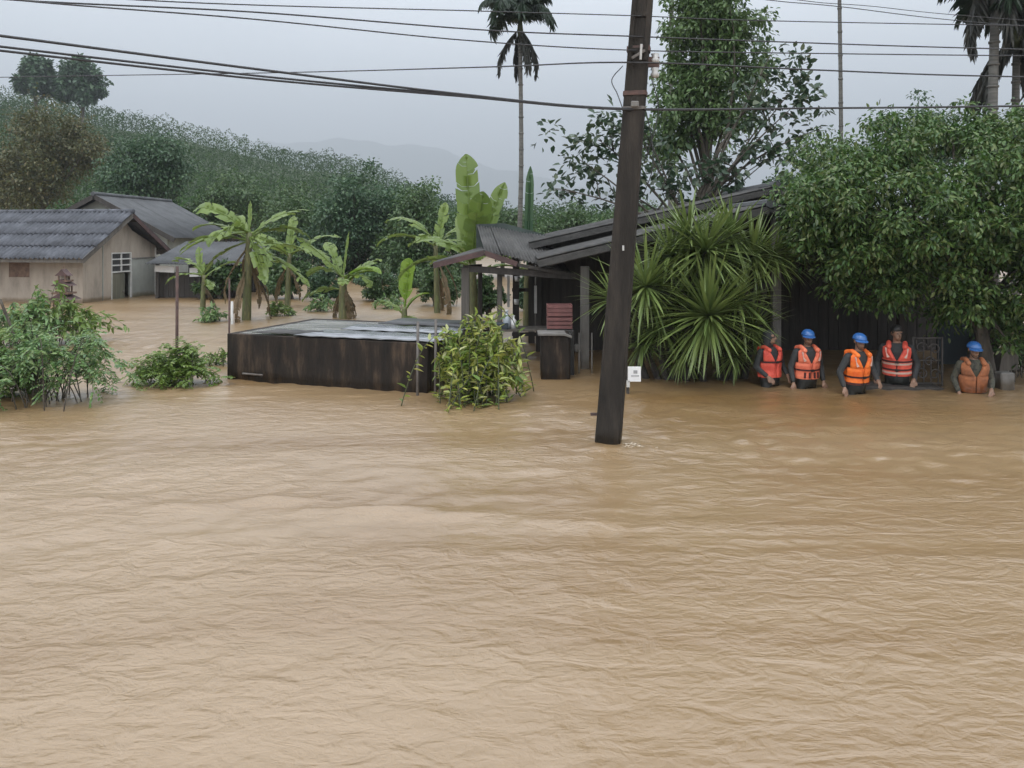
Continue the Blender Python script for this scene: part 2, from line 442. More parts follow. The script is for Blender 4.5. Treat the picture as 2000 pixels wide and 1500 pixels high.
# flood water
def water_material():
    m = bpy.data.materials.new('muddy flood water'); m.use_nodes = True
    t = m.node_tree; b = t.nodes['Principled BSDF']
    tcn = t.nodes.new('ShaderNodeTexCoord')
    def noise(scale, stretch, det=5, rot=0, dist=0):
        mp = t.nodes.new('ShaderNodeMapping'); mp.inputs['Scale'].default_value = stretch
        mp.inputs['Rotation'].default_value = (0, 0, rot)
        t.links.new(tcn.outputs['Object'], mp.inputs[0])
        n = t.nodes.new('ShaderNodeTexNoise'); n.inputs['Scale'].default_value = scale
        n.inputs['Detail'].default_value = det; n.inputs['Distortion'].default_value = dist
        t.links.new(mp.outputs[0], n.inputs['Vector'])
        return n
    n1 = noise(.40, (.35, 1.2, 1), 5, .1, .8)
    r = t.nodes.new('ShaderNodeValToRGB')
    r.color_ramp.elements[0].position = .30; r.color_ramp.elements[0].color = (.200, .116, .044, 1)
    r.color_ramp.elements[1].position = .74; r.color_ramp.elements[1].color = (.288, .194, .104, 1)
    e = r.color_ramp.elements.new(.52); e.color = (.246, .159, .076, 1)
    t.links.new(n1.outputs['Fac'], r.inputs[0])
    t.links.new(r.outputs[0], b.inputs['Base Color'])
    b.inputs['IOR'].default_value = 1.95
    # calm slicks and choppy streaks along the current
    mk = noise(.30, (.35, 1.25, 1), 4, .08, 1.2)
    mr = t.nodes.new('ShaderNodeMapRange'); mr.inputs['From Min'].default_value = .36; mr.inputs['From Max'].default_value = .66
    mr.inputs['To Min'].default_value = .28; mr.inputs['To Max'].default_value = 1.35
    t.links.new(mk.outputs['Fac'], mr.inputs['Value'])
    rr = t.nodes.new('ShaderNodeMapRange'); rr.inputs['To Min'].default_value = .26; rr.inputs['To Max'].default_value = .33
    t.links.new(mr.outputs[0], rr.inputs['Value']); t.links.new(rr.outputs[0], b.inputs['Roughness'])
    h1 = noise(4.2, (.75, 1.3, 1), 6, .12, .7)
    h2 = noise(15, (.8, 1.2, 1), 4, -.15, .5)
    ad = t.nodes.new('ShaderNodeMath'); ad.operation = 'MULTIPLY_ADD'
    t.links.new(h2.outputs['Fac'], ad.inputs[0]); ad.inputs[1].default_value = .30
    t.links.new(h1.outputs['Fac'], ad.inputs[2])
    mm = t.nodes.new('ShaderNodeMath'); mm.operation = 'MULTIPLY'
    t.links.new(ad.outputs[0], mm.inputs[0]); t.links.new(mr.outputs[0], mm.inputs[1])
    bp = t.nodes.new('ShaderNodeBump'); bp.inputs['Strength'].default_value = .85; bp.inputs['Distance'].default_value = .045
    t.links.new(mm.outputs[0], bp.inputs['Height'])
    t.links.new(bp.outputs[0], b.inputs['Normal'])
    return m
M['water'] = water_material()

# ------------------------------------------------------------------ the setting: ground, hill, far mountain, water, haze
CREST = [(-400, 150), (-200, 170), (0, 196), (200, 214), (350, 242), (500, 287), (600, 312), (700, 332), (800, 372), (900, 415), (1000, 432), (1300, 440), (2600, 430)]
HD = 220.0
cx = np.array([(u - 1000) / FPX * HD for u, v in CREST])
cz = np.array([HC + (456 - v) / FPX * HD - 3.4 for u, v in CREST])
def hill_z(x, y):
    c = np.interp(x, cx, cz)
    s = np.clip((y - 72) / (HD - 72), 0, 1)
    s = s * s * (3 - 2 * s) * .35 + s * .65
    back = np.clip(1 - (y - HD) / 500, 0.35, 1)
    und = 1.2 * np.sin(x * .07 + y * .05) + .8 * np.sin(x * .13 - y * .09 + 1)
    return np.where(y > 72, -1.0 + (c + 1) * s * back + und * np.minimum(1, np.maximum(s, 0) * 3), -1.0)

def grid_mesh(name, xs, ys, zf, smooth=True):
    X, Y = np.meshgrid(xs, ys)
    Z = zf(X, Y)
    V = np.stack([X, Y, Z], -1).reshape(-1, 3)
    nx, ny = len(xs), len(ys)
    i = np.arange(nx - 1)[None, :] + np.arange(ny - 1)[:, None] * nx
    i = i.ravel()
    Fa = np.stack([i, i + 1, i + 1 + nx, i + nx], 1)
    return np_mesh(name, V, Fa, smooth)

gx = np.concatenate([np.linspace(-6100, -300, 12)[:-1], np.linspace(-300, 300, 90), np.linspace(300, 6100, 12)[1:]])
gy = np.concatenate([np.linspace(-300, 60, 8)[:-1], np.linspace(60, 260, 50), np.linspace(260, 5900, 30)[1:]])
ground = link('ground', grid_mesh('ground', gx, gy, hill_z), None, M['mud'])
tag(ground, 'brown earth under the flood and up the wooded hillside', 'ground', kind='structure')

gt = M['mud'].node_tree                     # undergrowth on the dry hillside, bare mud under the flood
gb = gt.nodes['Principled BSDF']; src = gb.inputs['Base Color'].links[0].from_socket
gsep = gt.nodes.new('ShaderNodeSeparateXYZ'); gtc = gt.nodes.new('ShaderNodeTexCoord'); gt.links.new(gtc.outputs['Object'], gsep.inputs[0])
gmr = gt.nodes.new('ShaderNodeMapRange'); gmr.inputs['From Min'].default_value = -.2; gmr.inputs['From Max'].default_value = .6
gt.links.new(gsep.outputs['Z'], gmr.inputs['Value'])
gmx = gt.nodes.new('ShaderNodeMix'); gmx.data_type = 'RGBA'; gmx.inputs['B'].default_value = (.045, .068, .026, 1)
gt.links.new(gmr.outputs[0], gmx.inputs['Factor']); gt.links.new(src, gmx.inputs['A']); gt.links.new(gmx.outputs['Result'], gb.inputs['Base Color'])
# far mountain fading into the mist
MD = 5000.0
FM = [(-1200, 330), (-400, 190), (200, 196), (480, 236), (650, 226), (820, 238), (960, 290), (1100, 335), (1300, 350), (1700, 330), (2300, 345), (3200, 380)]
mxs = np.array([(u - 1000) / FPX * MD for u, v in FM]); mzs = np.array([HC + (456 - v) / FPX * MD * .84 for u, v in FM])
def far_z(x, y):
    c = np.interp(x, mxs, mzs) + 12 * np.sin(x * .011) + 7 * np.sin(x * .029 + 1)
    s = 1 - np.abs(y - MD) / 800
    return -4 + c * np.clip(s, 0, 1)
fm = link('far_mountain', grid_mesh('far_mountain', np.linspace(-6000, 6000, 200), np.linspace(MD - 800, MD + 800, 20), far_z), None,
          pmat('misty forest', (.03, .055, .03), (.045, .07, .035), .9, .02))
tag(fm, 'pale grey mountain almost lost in the mist behind the hill', 'mountain', kind='structure')

# water surface: real waves in the near part, one sheet out to the horizon
wrng = np.random.default_rng(3)
NW = 46
lam = np.exp(wrng.uniform(np.log(.22), np.log(2.6), NW))
ang = wrng.normal(math.pi / 2 + .12, .85, NW)
kx = 2 * math.pi / lam * np.cos(ang); ky = 2 * math.pi / lam * np.sin(ang)
ph = wrng.uniform(0, 6.28, NW); amp = .0052 * lam ** .8 * np.exp(-(lam / 1.1) ** 2) * wrng.uniform(.4, 1.3, NW)
humps = [(-4.0, 7.55, .042, .42, .12), (-3.0, 7.4, .028, .3, .1), (-2.2, 7.6, .03, .35, .1), (-1.15, 7.3, .05, .4, .09), (-.6, 7.15, .03, .5, .1),
         (-5.0, 7.7, .03, .5, .12), (1.1, 9.35, .05, .30, .16), (1.55, 9.6, -.03, .25, .2), (.8, 8.9, -.025, .4, .15), (4.2, 9.0, .02, .5, .07), (5.2, 9.2, .018, .6, .06),
         (3.0, 8.6, .014, .6, .06), (.55, 7.0, .025, .5, .1), (2.1, 6.6, .012, .4, .07), (-1.6, 6.1, .012, .4, .07)]
def wave_z(X, Y):
    Z = np.zeros_like(X)
    wx = X + .25 * np.sin(Y * 1.3 + .5 * X); wy = Y + .18 * np.sin(X * 1.1 + .7)
    for i in range(NW):
        Z += amp[i] * np.sin(kx[i] * wx + ky[i] * wy + ph[i])
    calm = .65 + .5 * np.sin(X * .5 + 1.3 * np.sin(Y * .6)) * np.sin(Y * .7 + .6)
    Z *= calm * (.30 + .70 * np.clip((Y - 4.5) / 4.0, 0, 1)) * (1 + .25 * np.exp(-((Y - 10.0) / 2.2) ** 2))
    # ripples thrown off by what stands in the current
    for (ox, oy, a0, rr0) in ((1.14, 9.73, .016, .17), (-1.3, 12.62, .012, .1), (4.25, 13.55, .01, .2), (4.7, 13.2, .012, .2), (5.25, 12.75, .014, .2), (6.2, 13.3, .01, .2), (7.15, 12.85, .012, .2), (-6.8, 12.0, .01, .5), (-.5, 12.2, .008, .6)):
        dd = np.hypot((X - ox) * .8, Y - oy)
        Z += .55 * a0 * np.sin(np.minimum(dd, 4) * 30) * np.exp(-np.maximum(dd - rr0, 0) / .28)
    wk = np.clip((X - 1.1) / .3, 0, 1) * np.exp(-np.maximum(X - 1.1, 0) / 1.9)        # wake trailing from the pole
    Z += .022 * wk * (np.exp(-((Y - 9.6 + .26 * (X - 1.1)) / .13) ** 2) - .7 * np.exp(-((Y - 9.45 + .30 * (X - 1.1)) / .16) ** 2))
    Z += .009 * wk * np.sin(X * 17 + 5 * np.sin(Y * 6)) * np.exp(-((Y - 9.5 + .2 * (X - 1.1)) / .3) ** 2)
    for (hx, hy, a, sx, sy) in humps:
        Z += a * np.exp(-((X - hx) / sx) ** 2 - ((Y - hy) / sy) ** 2)
    fade = np.clip((52 - Y) / 10, 0, 1) * np.clip((Y + 1) / 2, 0, 1) * np.clip((26 - np.abs(X - 0.5)) / 3, 0, 1)
    return Z * fade
xs = np.concatenate([np.linspace(-1500, -60, 12)[:-1], np.linspace(-60, -26, 14)[:-1], np.arange(-26, -11, .14), np.arange(-11, 11, .062), np.arange(11, 18, .14), np.linspace(18, 60, 24)[1:], np.linspace(60, 1500, 12)[1:]])
ys = np.concatenate([np.linspace(-200, -2, 8)[:-1], np.arange(-2, 3, .2), np.arange(3, 9, .030), np.arange(9, 16, .05), np.arange(16, 27, .11), np.arange(27, 52, .2), np.linspace(52.5, 120, 24), np.linspace(130, 900, 10)])
water = link('flood_water', grid_mesh('flood_water', xs, ys, wave_z), None, M['water'])
tag(water, 'wide brown rippled flood water flowing across the yard', 'water', kind='structure')

# ------------------------------------------------------------------ plants: generators
def clump_leaves(centres, radii, per, Lr, Wr, r, droop=0.3, flat=0.75, out=0.8):
    """leaves scattered through clumps; returns pos, dir, normal, L, W"""
    n = len(centres)
    idx = np.repeat(np.arange(n), per)
    off = r.normal(0, .5, (len(idx), 3)); off[:, 2] *= flat
    ln = np.linalg.norm(off, axis=1, keepdims=True)
    off = off / np.maximum(ln, 1e-6) * np.minimum(ln, 1.15)
    pos = centres[idx] + off * radii[idx][:, None]
    d = unit(off) * out + r.normal(0, .55, (len(idx), 3))
    d[:, 2] -= droop
    nrm = r.normal(0, .45, (len(idx), 3)); nrm[:, 2] += 1.0
    Ls = r.uniform(*Lr, len(idx)); Ws = Ls * r.uniform(Wr[0], Wr[1], len(idx))
    return pos, d, nrm, Ls, Ws

def limb_path(a, b, r, wob=.08, sag=.12, n=7):
    a, b = Vector(a), Vector(b)
    d = b - a; l = d.length
    mid = a + d * .5 + Vector((r.normal(0, wob) * l, r.normal(0, wob) * l, sag * l))
    pts = []
    for i in range(n):
        t = i / (n - 1)
        pts.append(a * (1 - t) ** 2 + mid * 2 * t * (1 - t) + b * t * t)
    return pts

def tree(name, label, cat, base, fork_z, trunk_r, blobs, n_clump, clump_r, per, Lr, Wr, leaf_m, bark_m, seed,
         droop=.3, shell=.55, n_limb=10, flat=.75, group=None, twigs=0, limb_r=.45, floor=None, simple=False):
    """base: ground point. blobs: [(centre, (rx,ry,rz))]. Trunk with limbs reaching into a crown of leaf clumps"""
    r = np.random.default_rng(seed)
    base = Vector(base)
    root = thing(name, base, label, cat, group)
    vol = np.array([b[1][0] * b[1][1] * b[1][2] for b in blobs]) ** .8
    pick = r.choice(len(blobs), n_clump, p=vol / vol.sum())
    u = unit(r.normal(0, 1, (n_clump, 3)))
    rr = (shell + (1 - shell) * r.random(n_clump)) ** 1.0 * np.where(r.random(n_clump) < .8, 1, .5)
    C = np.array([list(b[0]) for b in blobs])[pick] + u * rr[:, None] * np.array([b[1] for b in blobs])[pick]
    C += r.normal(0, .06, C.shape) * np.array([b[1] for b in blobs])[pick]
    if floor is not None:
        C[:, 2] = np.maximum(C[:, 2], floor + .1 * r.random(n_clump))
    R = clump_r * r.uniform(.6, 1.35, n_clump)
    pos, d, nrm, Ls, Ws = clump_leaves(C, R, per, Lr, Wr, r, droop, flat)
    V, Fa = leaf_arrays(pos, d, nrm, Ls, Ws, simple=simple)
    V = V - np.array(base)
    link('crown', np_mesh('crown', V, Fa), root, leaf_m)
    mb = MB()
    fork = Vector((base.x + (np.mean([b[0][0] for b in blobs]) - base.x) * .35, base.y + (np.mean([b[0][1] for b in blobs]) - base.y) * .35, fork_z))
    tp = curve([base, base.lerp(fork, .5) + Vector((r.normal(0, trunk_r * .6), 0, 0)), fork], 5)
    mb.tube(tp, [trunk_r * (1.25 - .5 * i / (len(tp) - 1)) for i in range(len(tp))], 9)
    order = r.permutation(n_clump)[:n_limb]
    for k in order:
        st = base.lerp(fork, r.uniform(.72, 1.0))
        pts = limb_path(st, C[k], r)
        r0 = trunk_r * limb_r * r.uniform(.7, 1.1)
        mb.tube(pts, [r0 * (1 - .85 * i / (len(pts) - 1)) for i in range(len(pts))], 6)
        for q in range(twigs):
            j = int(r.integers(0, n_clump))
            s = pts[int(r.integers(2, len(pts) - 1))]
            # reach to the nearest clumps of this limb
            dd = np.linalg.norm(C - np.array(s), axis=1)
            j = int(np.argsort(dd)[int(r.integers(0, 6))])
            p2 = limb_path(s, C[j], r, n=5)
            mb.tube(p2, [r0 * .42 * (1 - .8 * i / 4) for i in range(5)], 5)
    mb.build('trunk', bark_m, root, smooth=True)
    return root

def shrub(name, label, cat, base, n_stem, reach, height, Lr, Wr, leaf_m, stem_m, seed, per=26, droop=.35, arch=.6,
          start=.25, group=None, pinnate=False, ysq=1.0, bias=(0, 0), spread=.5, qmax=1.18):
    """stems arching out of one base with leaves set along them"""
    r = np.random.default_rng(seed)
    base = Vector(base)
    root = thing(name, base, label, cat, group)
    mb = MB(); P_, D_, N_ = [], [], []
    for s in range(n_stem):
        a = r.uniform(0, 2 * math.pi); q = r.uniform(.15, qmax) ** .75
        tip = base + Vector((math.cos(a) * reach * q + bias[0] * q, math.sin(a) * reach * q * ysq + bias[1] * q, 0))
        hz = height * r.uniform(.42, 1.12) * (1.1 - .5 * min(q, 1))
        st = base + Vector((r.normal(0, spread * .25), r.normal(0, spread * .25), -.3))
        mid = st.lerp(tip, .45) + Vector((0, 0, hz * (1 + arch * .5) + .3))
        end = Vector((tip.x, tip.y, base.z + max(hz * (1 - arch * q), 0) + .02))
        pts = []
        for i in range(9):
            t = i / 8
            pts.append(st * (1 - t) ** 2 + mid * 2 * t * (1 - t) + end * t * t)
        mb.tube(pts, [.010 * (1 - .75 * i / 8) for i in range(9)], 5)
        for k in range(per):
            t = start + (1 - start) * (k + r.random()) / per
            i = min(int(t * 8), 7); f = t * 8 - i
            p = pts[i].lerp(pts[i + 1], f); dv = (pts[i + 1] - pts[i]).normalized()
            sd = r.normal(0, 1, 3); sd -= np.array(dv) * np.dot(sd, np.array(dv)); sd = sd / np.linalg.norm(sd)
            if pinnate:
                ax = unit((sd * .9 + np.array(dv) * .7 + np.array([0, 0, -.15]))[None])[0]
                ln = r.uniform(.16, .34)
                cr = np.cross(ax, [0, 0, 1.]); cr /= max(np.linalg.norm(cr), 1e-6)
                for j in range(7):
                    for g in (-1, 1):
                        P_.append(np.array(p) + ax * ln * (j + .5) / 7 - np.array([0, 0, .25 * ln * (j / 7) ** 2]))
                        D_.append(cr * g + ax * .45 + r.normal(0, .12, 3)); N_.append(np.array([0, 0, 1.]) + r.normal(0, .3, 3))
            else:
                P_.append(np.array(p)); D_.append(sd * .8 + np.array(dv) * .6 + np.array([0, 0, -droop + .15]))
                N_.append(np.array([0, 0, 1.]) + r.normal(0, .4, 3))
    P_, D_, N_ = np.array(P_), np.array(D_), np.array(N_)
    P_[:, 2] = np.maximum(P_[:, 2], base.z + .01)
    Ls = r.uniform(*Lr, len(P_)); Ws = Ls * r.uniform(*Wr, len(P_))
    V, Fa = leaf_arrays(P_, D_, N_, Ls, Ws, bend=.3)
    V[:, 2] = np.maximum(V[:, 2], base.z - .08)
    V -= np.array(base)
    link('foliage', np_mesh('foliage', V, Fa), root, leaf_m)
    mb.build('stem', stem_m, root, smooth=True)
    return root

def frond_mesh(name, Lf, droop, leaflet, seed, n=26, hang=.5, elev=1.0):
    """a feather palm frond growing along +X from the origin"""
    r = np.random.default_rng(seed)
    pts = []
    x = z = 0.0; a = elev
    for i in range(n + 1):
        pts.append((x, 0, z)); st = Lf / n
        x += math.cos(a) * st; z += math.sin(a) * st; a -= droop / n * (.4 + 1.2 * i / n)
    mb = MB(); mb.tube(pts, [.022 * (1 - .85 * i / n) * Lf / 1.6 for i in range(n + 1)], 5)
    V0 = np.array(mb.v); F4 = [f for f in mb.f if len(f) == 4]
    Pp, D, N = [], [], []
    for i in range(3, n + 1):
        p = np.array(pts[i]); q = np.array(pts[i]) - np.array(pts[i - 1]); q /= np.linalg.norm(q)
        for g in (-1, 1):
            for rep in range(2):
                Pp.append(p - q * Lf / n * .5 * rep); D.append(np.array([0, g, 0]) * .9 + q * .75 + np.array([0, 0, -hang * r.uniform(.6, 1.4)]) + r.normal(0, .08, 3))
                N.append(np.array([0, 0, 1.]) + r.normal(0, .2, 3))
    Pp = np.array(Pp); k = (np.arange(len(Pp)) / len(Pp))
    Ls = leaflet * (1 - .55 * np.abs(k - .4) * 1.4) * r.uniform(.85, 1.1, len(Pp))
    V, Fa = leaf_arrays(Pp, np.array(D), np.array(N), Ls, .055 * Lf / 1.6, .25, .35)
    Fall = np.concatenate([np.array(F4), Fa + len(V0)], 0)
    return np_mesh(name, np.concatenate([V0, V], 0), Fall)

def palm(label, base, top, tr, Lf, n_frond, seed, group, shag=True, droop=2.0, elev=1.15):
    r = np.random.default_rng(seed)
    base, top = Vector(base), Vector(top)
    root = thing('areca_palm', base, label, 'palm tree', group)
    mb = MB(); pts = curve([base, base.lerp(top, .5) + Vector((r.normal(0, .06), 0, 0)), top], 9)
    mb.tube(pts, [tr * (1.15 - .3 * i / (len(pts) - 1)) for i in range(len(pts))], 9)
    for i in range(2, len(pts) - 1):      # leaf scar rings
        mb.tube([pts[i], pts[i] + Vector((0, 0, .05))], tr * 1.12, 9)
    mb.build('trunk', M['palm_trunk'], root, smooth=True)
    cs = MB(); cs.tube([top - Vector((0, 0, .1)), top + Vector((0, 0, .25)), top + Vector((0, 0, .75))], [tr * 1.05, tr * 1.35, tr * .6], 9)
    cs.build('crown_shaft', M['cane'], root, smooth=True)
    ms = [frond_mesh('frond', Lf * f, droop * g, Lf * .36, seed * 10 + k, elev=e, hang=h)
          for k, (f, g, e, h) in enumerate([(1, 1, elev, .5), (.92, 1.25, elev * .8, .7), (.85, .8, elev * 1.2, .4)])]
    for m_ in ms: m_.materials.append(L['palm'])
    a0 = r.uniform(0, 6)
    for i in range(n_frond):
        f = link('frond', ms[i % 3], root)
        f.location = top + Vector((0, 0, .6)) - base
        f.rotation_euler = (r.normal(0, .12), r.normal(0, .15), a0 + 2.4 * i)
    if shag:      # old fronds hanging under the crown
        mo = frond_mesh('old_frond', Lf * .95, 1.1, Lf * .30, seed * 10 + 7, elev=-.75, hang=1.0)
        mo.materials.append(L['palm_old'])
        for i in range(4):
            f = link('old_frond', mo, root)
            f.location = top + Vector((0, 0, .3)) - base
            f.rotation_euler = (r.normal(0, .1), r.normal(0, .1), a0 + 1.57 * i + .4)
    return root

def banana_leaf_mesh(name, Lf, W, elev, droop, seed, tatter=.35, roll=0.0, n=26, fold=.35):
    """petiole, midrib and a torn blade growing along +X"""
    r = np.random.default_rng(seed)
    V, F4 = [], []
    def quad(a, b, c, d):
        k = len(V); V.extend([a, b, c, d]); F4.append((k, k + 1, k + 2, k + 3))
    pts = []; x = z = 0.0; a = elev
    for i in range(n + 1):
        pts.append(np.array([x, 0, z])); st = Lf / n
        x += math.cos(a) * st; z += math.sin(a) * st; a -= droop / n * (.3 + 1.4 * i / n)
    mb = MB(); mb.tube([Vector(p) for p in pts], [.035 * (1 - .85 * i / n) for i in range(n + 1)], 5)
    V = [np.array(v) for v in mb.v]; F4 = [f for f in mb.f if len(f) == 4]
    s0 = 4
    for g in (-1, 1):
        cut = 0.0
        i = s0
        while i < n:
            ln = int(r.integers(1, 4)) if r.random() < tatter else int(r.integers(3, 6))
            j = min(i + ln, n)
            tilt = fold + r.normal(0, .25) * tatter * 2
            prev = None; ragged = r.normal(0, .10) * tatter
            for k in range(i, j + 1):
                t = (k - s0) / (n - s0)
                w = W * .5 * min(1, (t * 5 + .12)) ** .6 * (1 - max(0, (t - .72) / .28) ** 2.2 * .93)
                p = pts[k].copy()
                q = pts[min(k + 1, n)] - pts[max(k - 1, 0)]; q = q / np.linalg.norm(q)
                up = np.array([-q[2], 0, q[0]])
                if k == i: p = p + q * .003
                if k == j and j < n: p = p - q * .003
                m1 = p + np.array([0, g, 0]) * w * .5 * math.cos(tilt * .5) + up * w * .5 * math.sin(tilt) * .6
                e1 = p + np.array([0, g, 0]) * w * math.cos(tilt) + up * w * (math.sin(tilt) * .55 - .18 * tatter) + q * w * (.30 + ragged)
                if prev is not None:
                    k0 = len(V); V.extend([prev[0], p, m1, prev[1]]); F4.append((k0, k0 + 1, k0 + 2, k0 + 3))
                    k0 = len(V); V.extend([prev[1], m1, e1, prev[2]]); F4.append((k0, k0 + 1, k0 + 2, k0 + 3))
                prev = (p, m1, e1)
            i = j
    me = np_mesh(name, np.array(V), np.array(F4))
    bm = bmesh.new(); bm.from_mesh(me); bmesh.ops.remove_doubles(bm, verts=bm.verts, dist=1e-4); bm.to_mesh(me); bm.free()
    return me

def banana(label, base, stem_h, stem_r, leaves, seed, group='banana plants standing in the flood', suckers=0, dry=0):
    """leaves: [(azimuth deg, elevation, length, width, droop, kind)]"""
    r = np.random.default_rng(seed)
    base = Vector(base)
    root = thing('banana_plant', base, label, 'banana plant', group)
    mb = MB(); top = base + Vector((r.normal(0, .05), 0, stem_h))
    mb.tube(curve([base - Vector((0, 0, .3)), base.lerp(top, .5), top], 5), [stem_r * (1.15 - .5 * i / 10) for i in range(11)], 10)
    mb.build('stem', M['banana_stem'], root, smooth=True)
    for i, (az, el, Lf, W, dr, kd, *ln) in enumerate(leaves):
        me = banana_leaf_mesh('leaf', Lf, W, el, dr, seed * 31 + i, tatter=(.5 if ln else .8) if kd == 'banana' else .2, fold=.55 if kd == 'banana_y' else .38)
        me.materials.append(L[kd])
        o = link('leaf', me, root)
        o.location = (top - base) - Vector((0, 0, .12 * (i % 4)))
        o.rotation_euler = (r.normal(0, .25), 0, rad(az))
        if ln:
            o.matrix_local = Matrix.Translation(o.location) @ Matrix.Rotation(ln[0], 4, 'Y') @ Matrix.Rotation(rad(az), 4, 'Z')
    for i in range(dry):
        me = banana_leaf_mesh('dry_leaf', stem_h * r.uniform(.5, .8), .22, -.9, .9, seed * 57 + i, tatter=.9)
        me.materials.append(L['banana_dry'])
        o = link('dry_leaf', me, root)
        o.location = Vector((0, 0, stem_h * r.uniform(.55, .85))); o.rotation_euler = (0, 0, r.uniform(0, 6.28))
    return root

# ------------------------------------------------------------------ hillside wood (one far mass) and the haze
def wood():
    r = np.random.default_rng(11)
    xs_, ys_ = [], []
    y = 84.0
    while y < HD + 14:
        step = 2.1 + y * .006
        lim = -(y * .70 + 12)
        x = lim
        while x < y * .35:
            xs_.append(x + r.normal(0, .7)); ys_.append(y + r.normal(0, .8)); x += step * r.uniform(.8, 1.25)
        y += step * .95
    X = np.array(xs_); Y = np.array(ys_); Z = hill_z(X, Y)
    n = len(X)
    H = r.uniform(3.9, 5.3, n) + np.where(r.random(n) < .12, 1.0, 0); Wd = r.uniform(1.5, 2.5, n)
    per = 52
    t = r.random((n, per)) ** .8
    prof = np.sin(np.clip(t * .92 + .1, 0, 1) * math.pi) ** .7
    a = r.uniform(0, 6.28, (n, per)); q = np.sqrt(r.random((n, per))) * .4 + .6
    px = X[:, None] + np.cos(a) * prof * q * Wd[:, None]
    py = Y[:, None] + np.sin(a) * prof * q * Wd[:, None]
    pz = Z[:, None] + .6 + t * H[:, None]
    pos = np.stack([px, py, pz], -1).reshape(-1, 3)
    d = np.stack([np.cos(a), np.sin(a), np.full_like(a, -.3)], -1).reshape(-1, 3) + r.normal(0, .4, (n * per, 3))
    nrm = r.normal(0, .4, (n * per, 3)); nrm[:, 2] += 1
    Ls = r.uniform(.3, .62, n * per)
    V, Fa = leaf_arrays(pos, d, nrm, Ls, Ls * .7, .2, .2, simple=True)
    # trunks as slim three-sided posts
    tv = []; tf = []
    for i in range(n):
        k = len(tv)
        for z, w in ((-.3, .10), (H[i] * .5, .04)):
            for j in range(3):
                tv.append((X[i] + w * math.cos(2.1 * j), Y[i] + w * math.sin(2.1 * j), Z[i] + z))
        tf += [(k, k + 1, k + 4, k + 3), (k + 1, k + 2, k + 5, k + 4), (k + 2, k, k + 3, k + 5)]
    Fall = np.concatenate([Fa, np.array(tf) + len(V)], 0)
    o = link('hillside_wood', np_mesh('hillside_wood', np.concatenate([V, np.array(tv)], 0), Fall), None, L['hill'])
    tag(o, 'dense green wood covering the misty hillside', 'wood', kind='stuff')
wood()

hz = MB(); hz.box((0, 2850, 420), (12600, 6400, 850))
hm = bpy.data.materials.new('damp air'); hm.use_nodes = True
t_ = hm.node_tree; t_.nodes.clear()
ho = t_.nodes.new('ShaderNodeOutputMaterial'); hv = t_.nodes.new('ShaderNodeVolumePrincipled')
hv.inputs['Color'].default_value = (.88, .945, 1, 1); hv.inputs['Density'].default_value = .00058
hv.inputs['Anisotropy'].default_value = .2
t_.links.new(hv.outputs[0], ho.inputs['Volume'])
haze = hz.build('haze', hm)
tag(haze, 'thin damp mist filling the whole valley', 'haze', kind='stuff')

# ------------------------------------------------------------------ trees behind
def px_tree(name, label, u, v_top, v_bot, w, D, leaf, seed, n_clump=110, per=46, Lf=.32, group='trees behind the flooded yard', squash=1.0, nb=4, droop=.35, z0=-1.0, bark='bark', cr=.85):
    """a broad tree set out from its outline in the photograph"""
    r = np.random.default_rng(seed + 900)
    c = P(u, (v_top + v_bot) / 2, D); W = w / FPX * D; top = P(u, v_top, D).z; bot = P(u, v_bot, D).z
    H = top - bot
    blobs = [(c + Vector((0, 0, H * .08)), (W * .34, W * .34, H * .40))]
    for i in range(nb):
        a = 2 * math.pi * i / nb + r.uniform(-.4, .4)
        blobs.append((c + Vector((math.cos(a) * W * .30, math.sin(a) * W * .26, r.uniform(-.22, .15) * H)), (W * .22, W * .22, H * .25)))
    return tree(name, label, 'tree', (c.x, D, z0), bot + H * .25, max(.10, W * .03), blobs, int(n_clump * 1.25), cr * W / 10, int(per * 1.9), (Lf * .38, Lf * .75), (.45, .7), L[leaf], M[bark], seed, droop=droop, group=group, n_limb=14, floor=max(z0 + .8, bot - .1 * H), simple=True)

px_tree('broadleaf_tree', 'broad olive brown tree rising behind the tiled cottage roof', 85, 192, 430, 230, 62, 'olive', 1, 150, 60, .42, cr=1.0)
px_tree('broadleaf_tree', 'dark green tree behind the grey gabled roof, left of the banana plants', 285, 250, 450, 200, 56, 'dark', 2, 130, 60, .40, cr=1.0)
px_tree('broadleaf_tree', 'green tree directly behind the tallest banana plant', 450, 330, 520, 190, 58, 'mid', 3, 110, 50, .40)
px_tree('broadleaf_tree', 'low green tree between the banana plants, far bank', 575, 345, 570, 170, 50, 'mid', 4, 110, 50, .36)
px_tree('broadleaf_tree', 'large dark leafy tree behind the middle banana plant', 700, 318, 575, 230, 46, 'dark', 5, 150, 60, .36, cr=1.0)
px_tree('broadleaf_tree', 'round green tree left of the upright banana leaves', 825, 348, 575, 190, 43, 'mid', 6, 130, 56, .34, cr=1.0)
px_tree('broadleaf_tree', 'small hazy tree behind the thin palm trunk', 985, 395, 520, 150, 47, 'mid', 7, 80, 46, .32)
px_tree('broadleaf_tree', 'low bushy tree behind the old shed roof', 1110, 398, 520, 170, 44, 'mid', 8, 90, 46, .32)
px_tree('broadleaf_tree', 'shady green tree behind the utility pole and house roof', 1260, 395, 520, 190, 40, 'mid', 9, 100, 50, .30)
px_tree('broadleaf_tree', 'hazy tree peeping over the right orchard tree crown', 1790, 178, 400, 190, 46, 'dark', 10, 80, 40, .34)
px_tree('broadleaf_tree', 'dark tree between the big leaved tree and the orchard tree', 1575, 320, 470, 150, 30, 'dark', 12, 110, 50, .22)
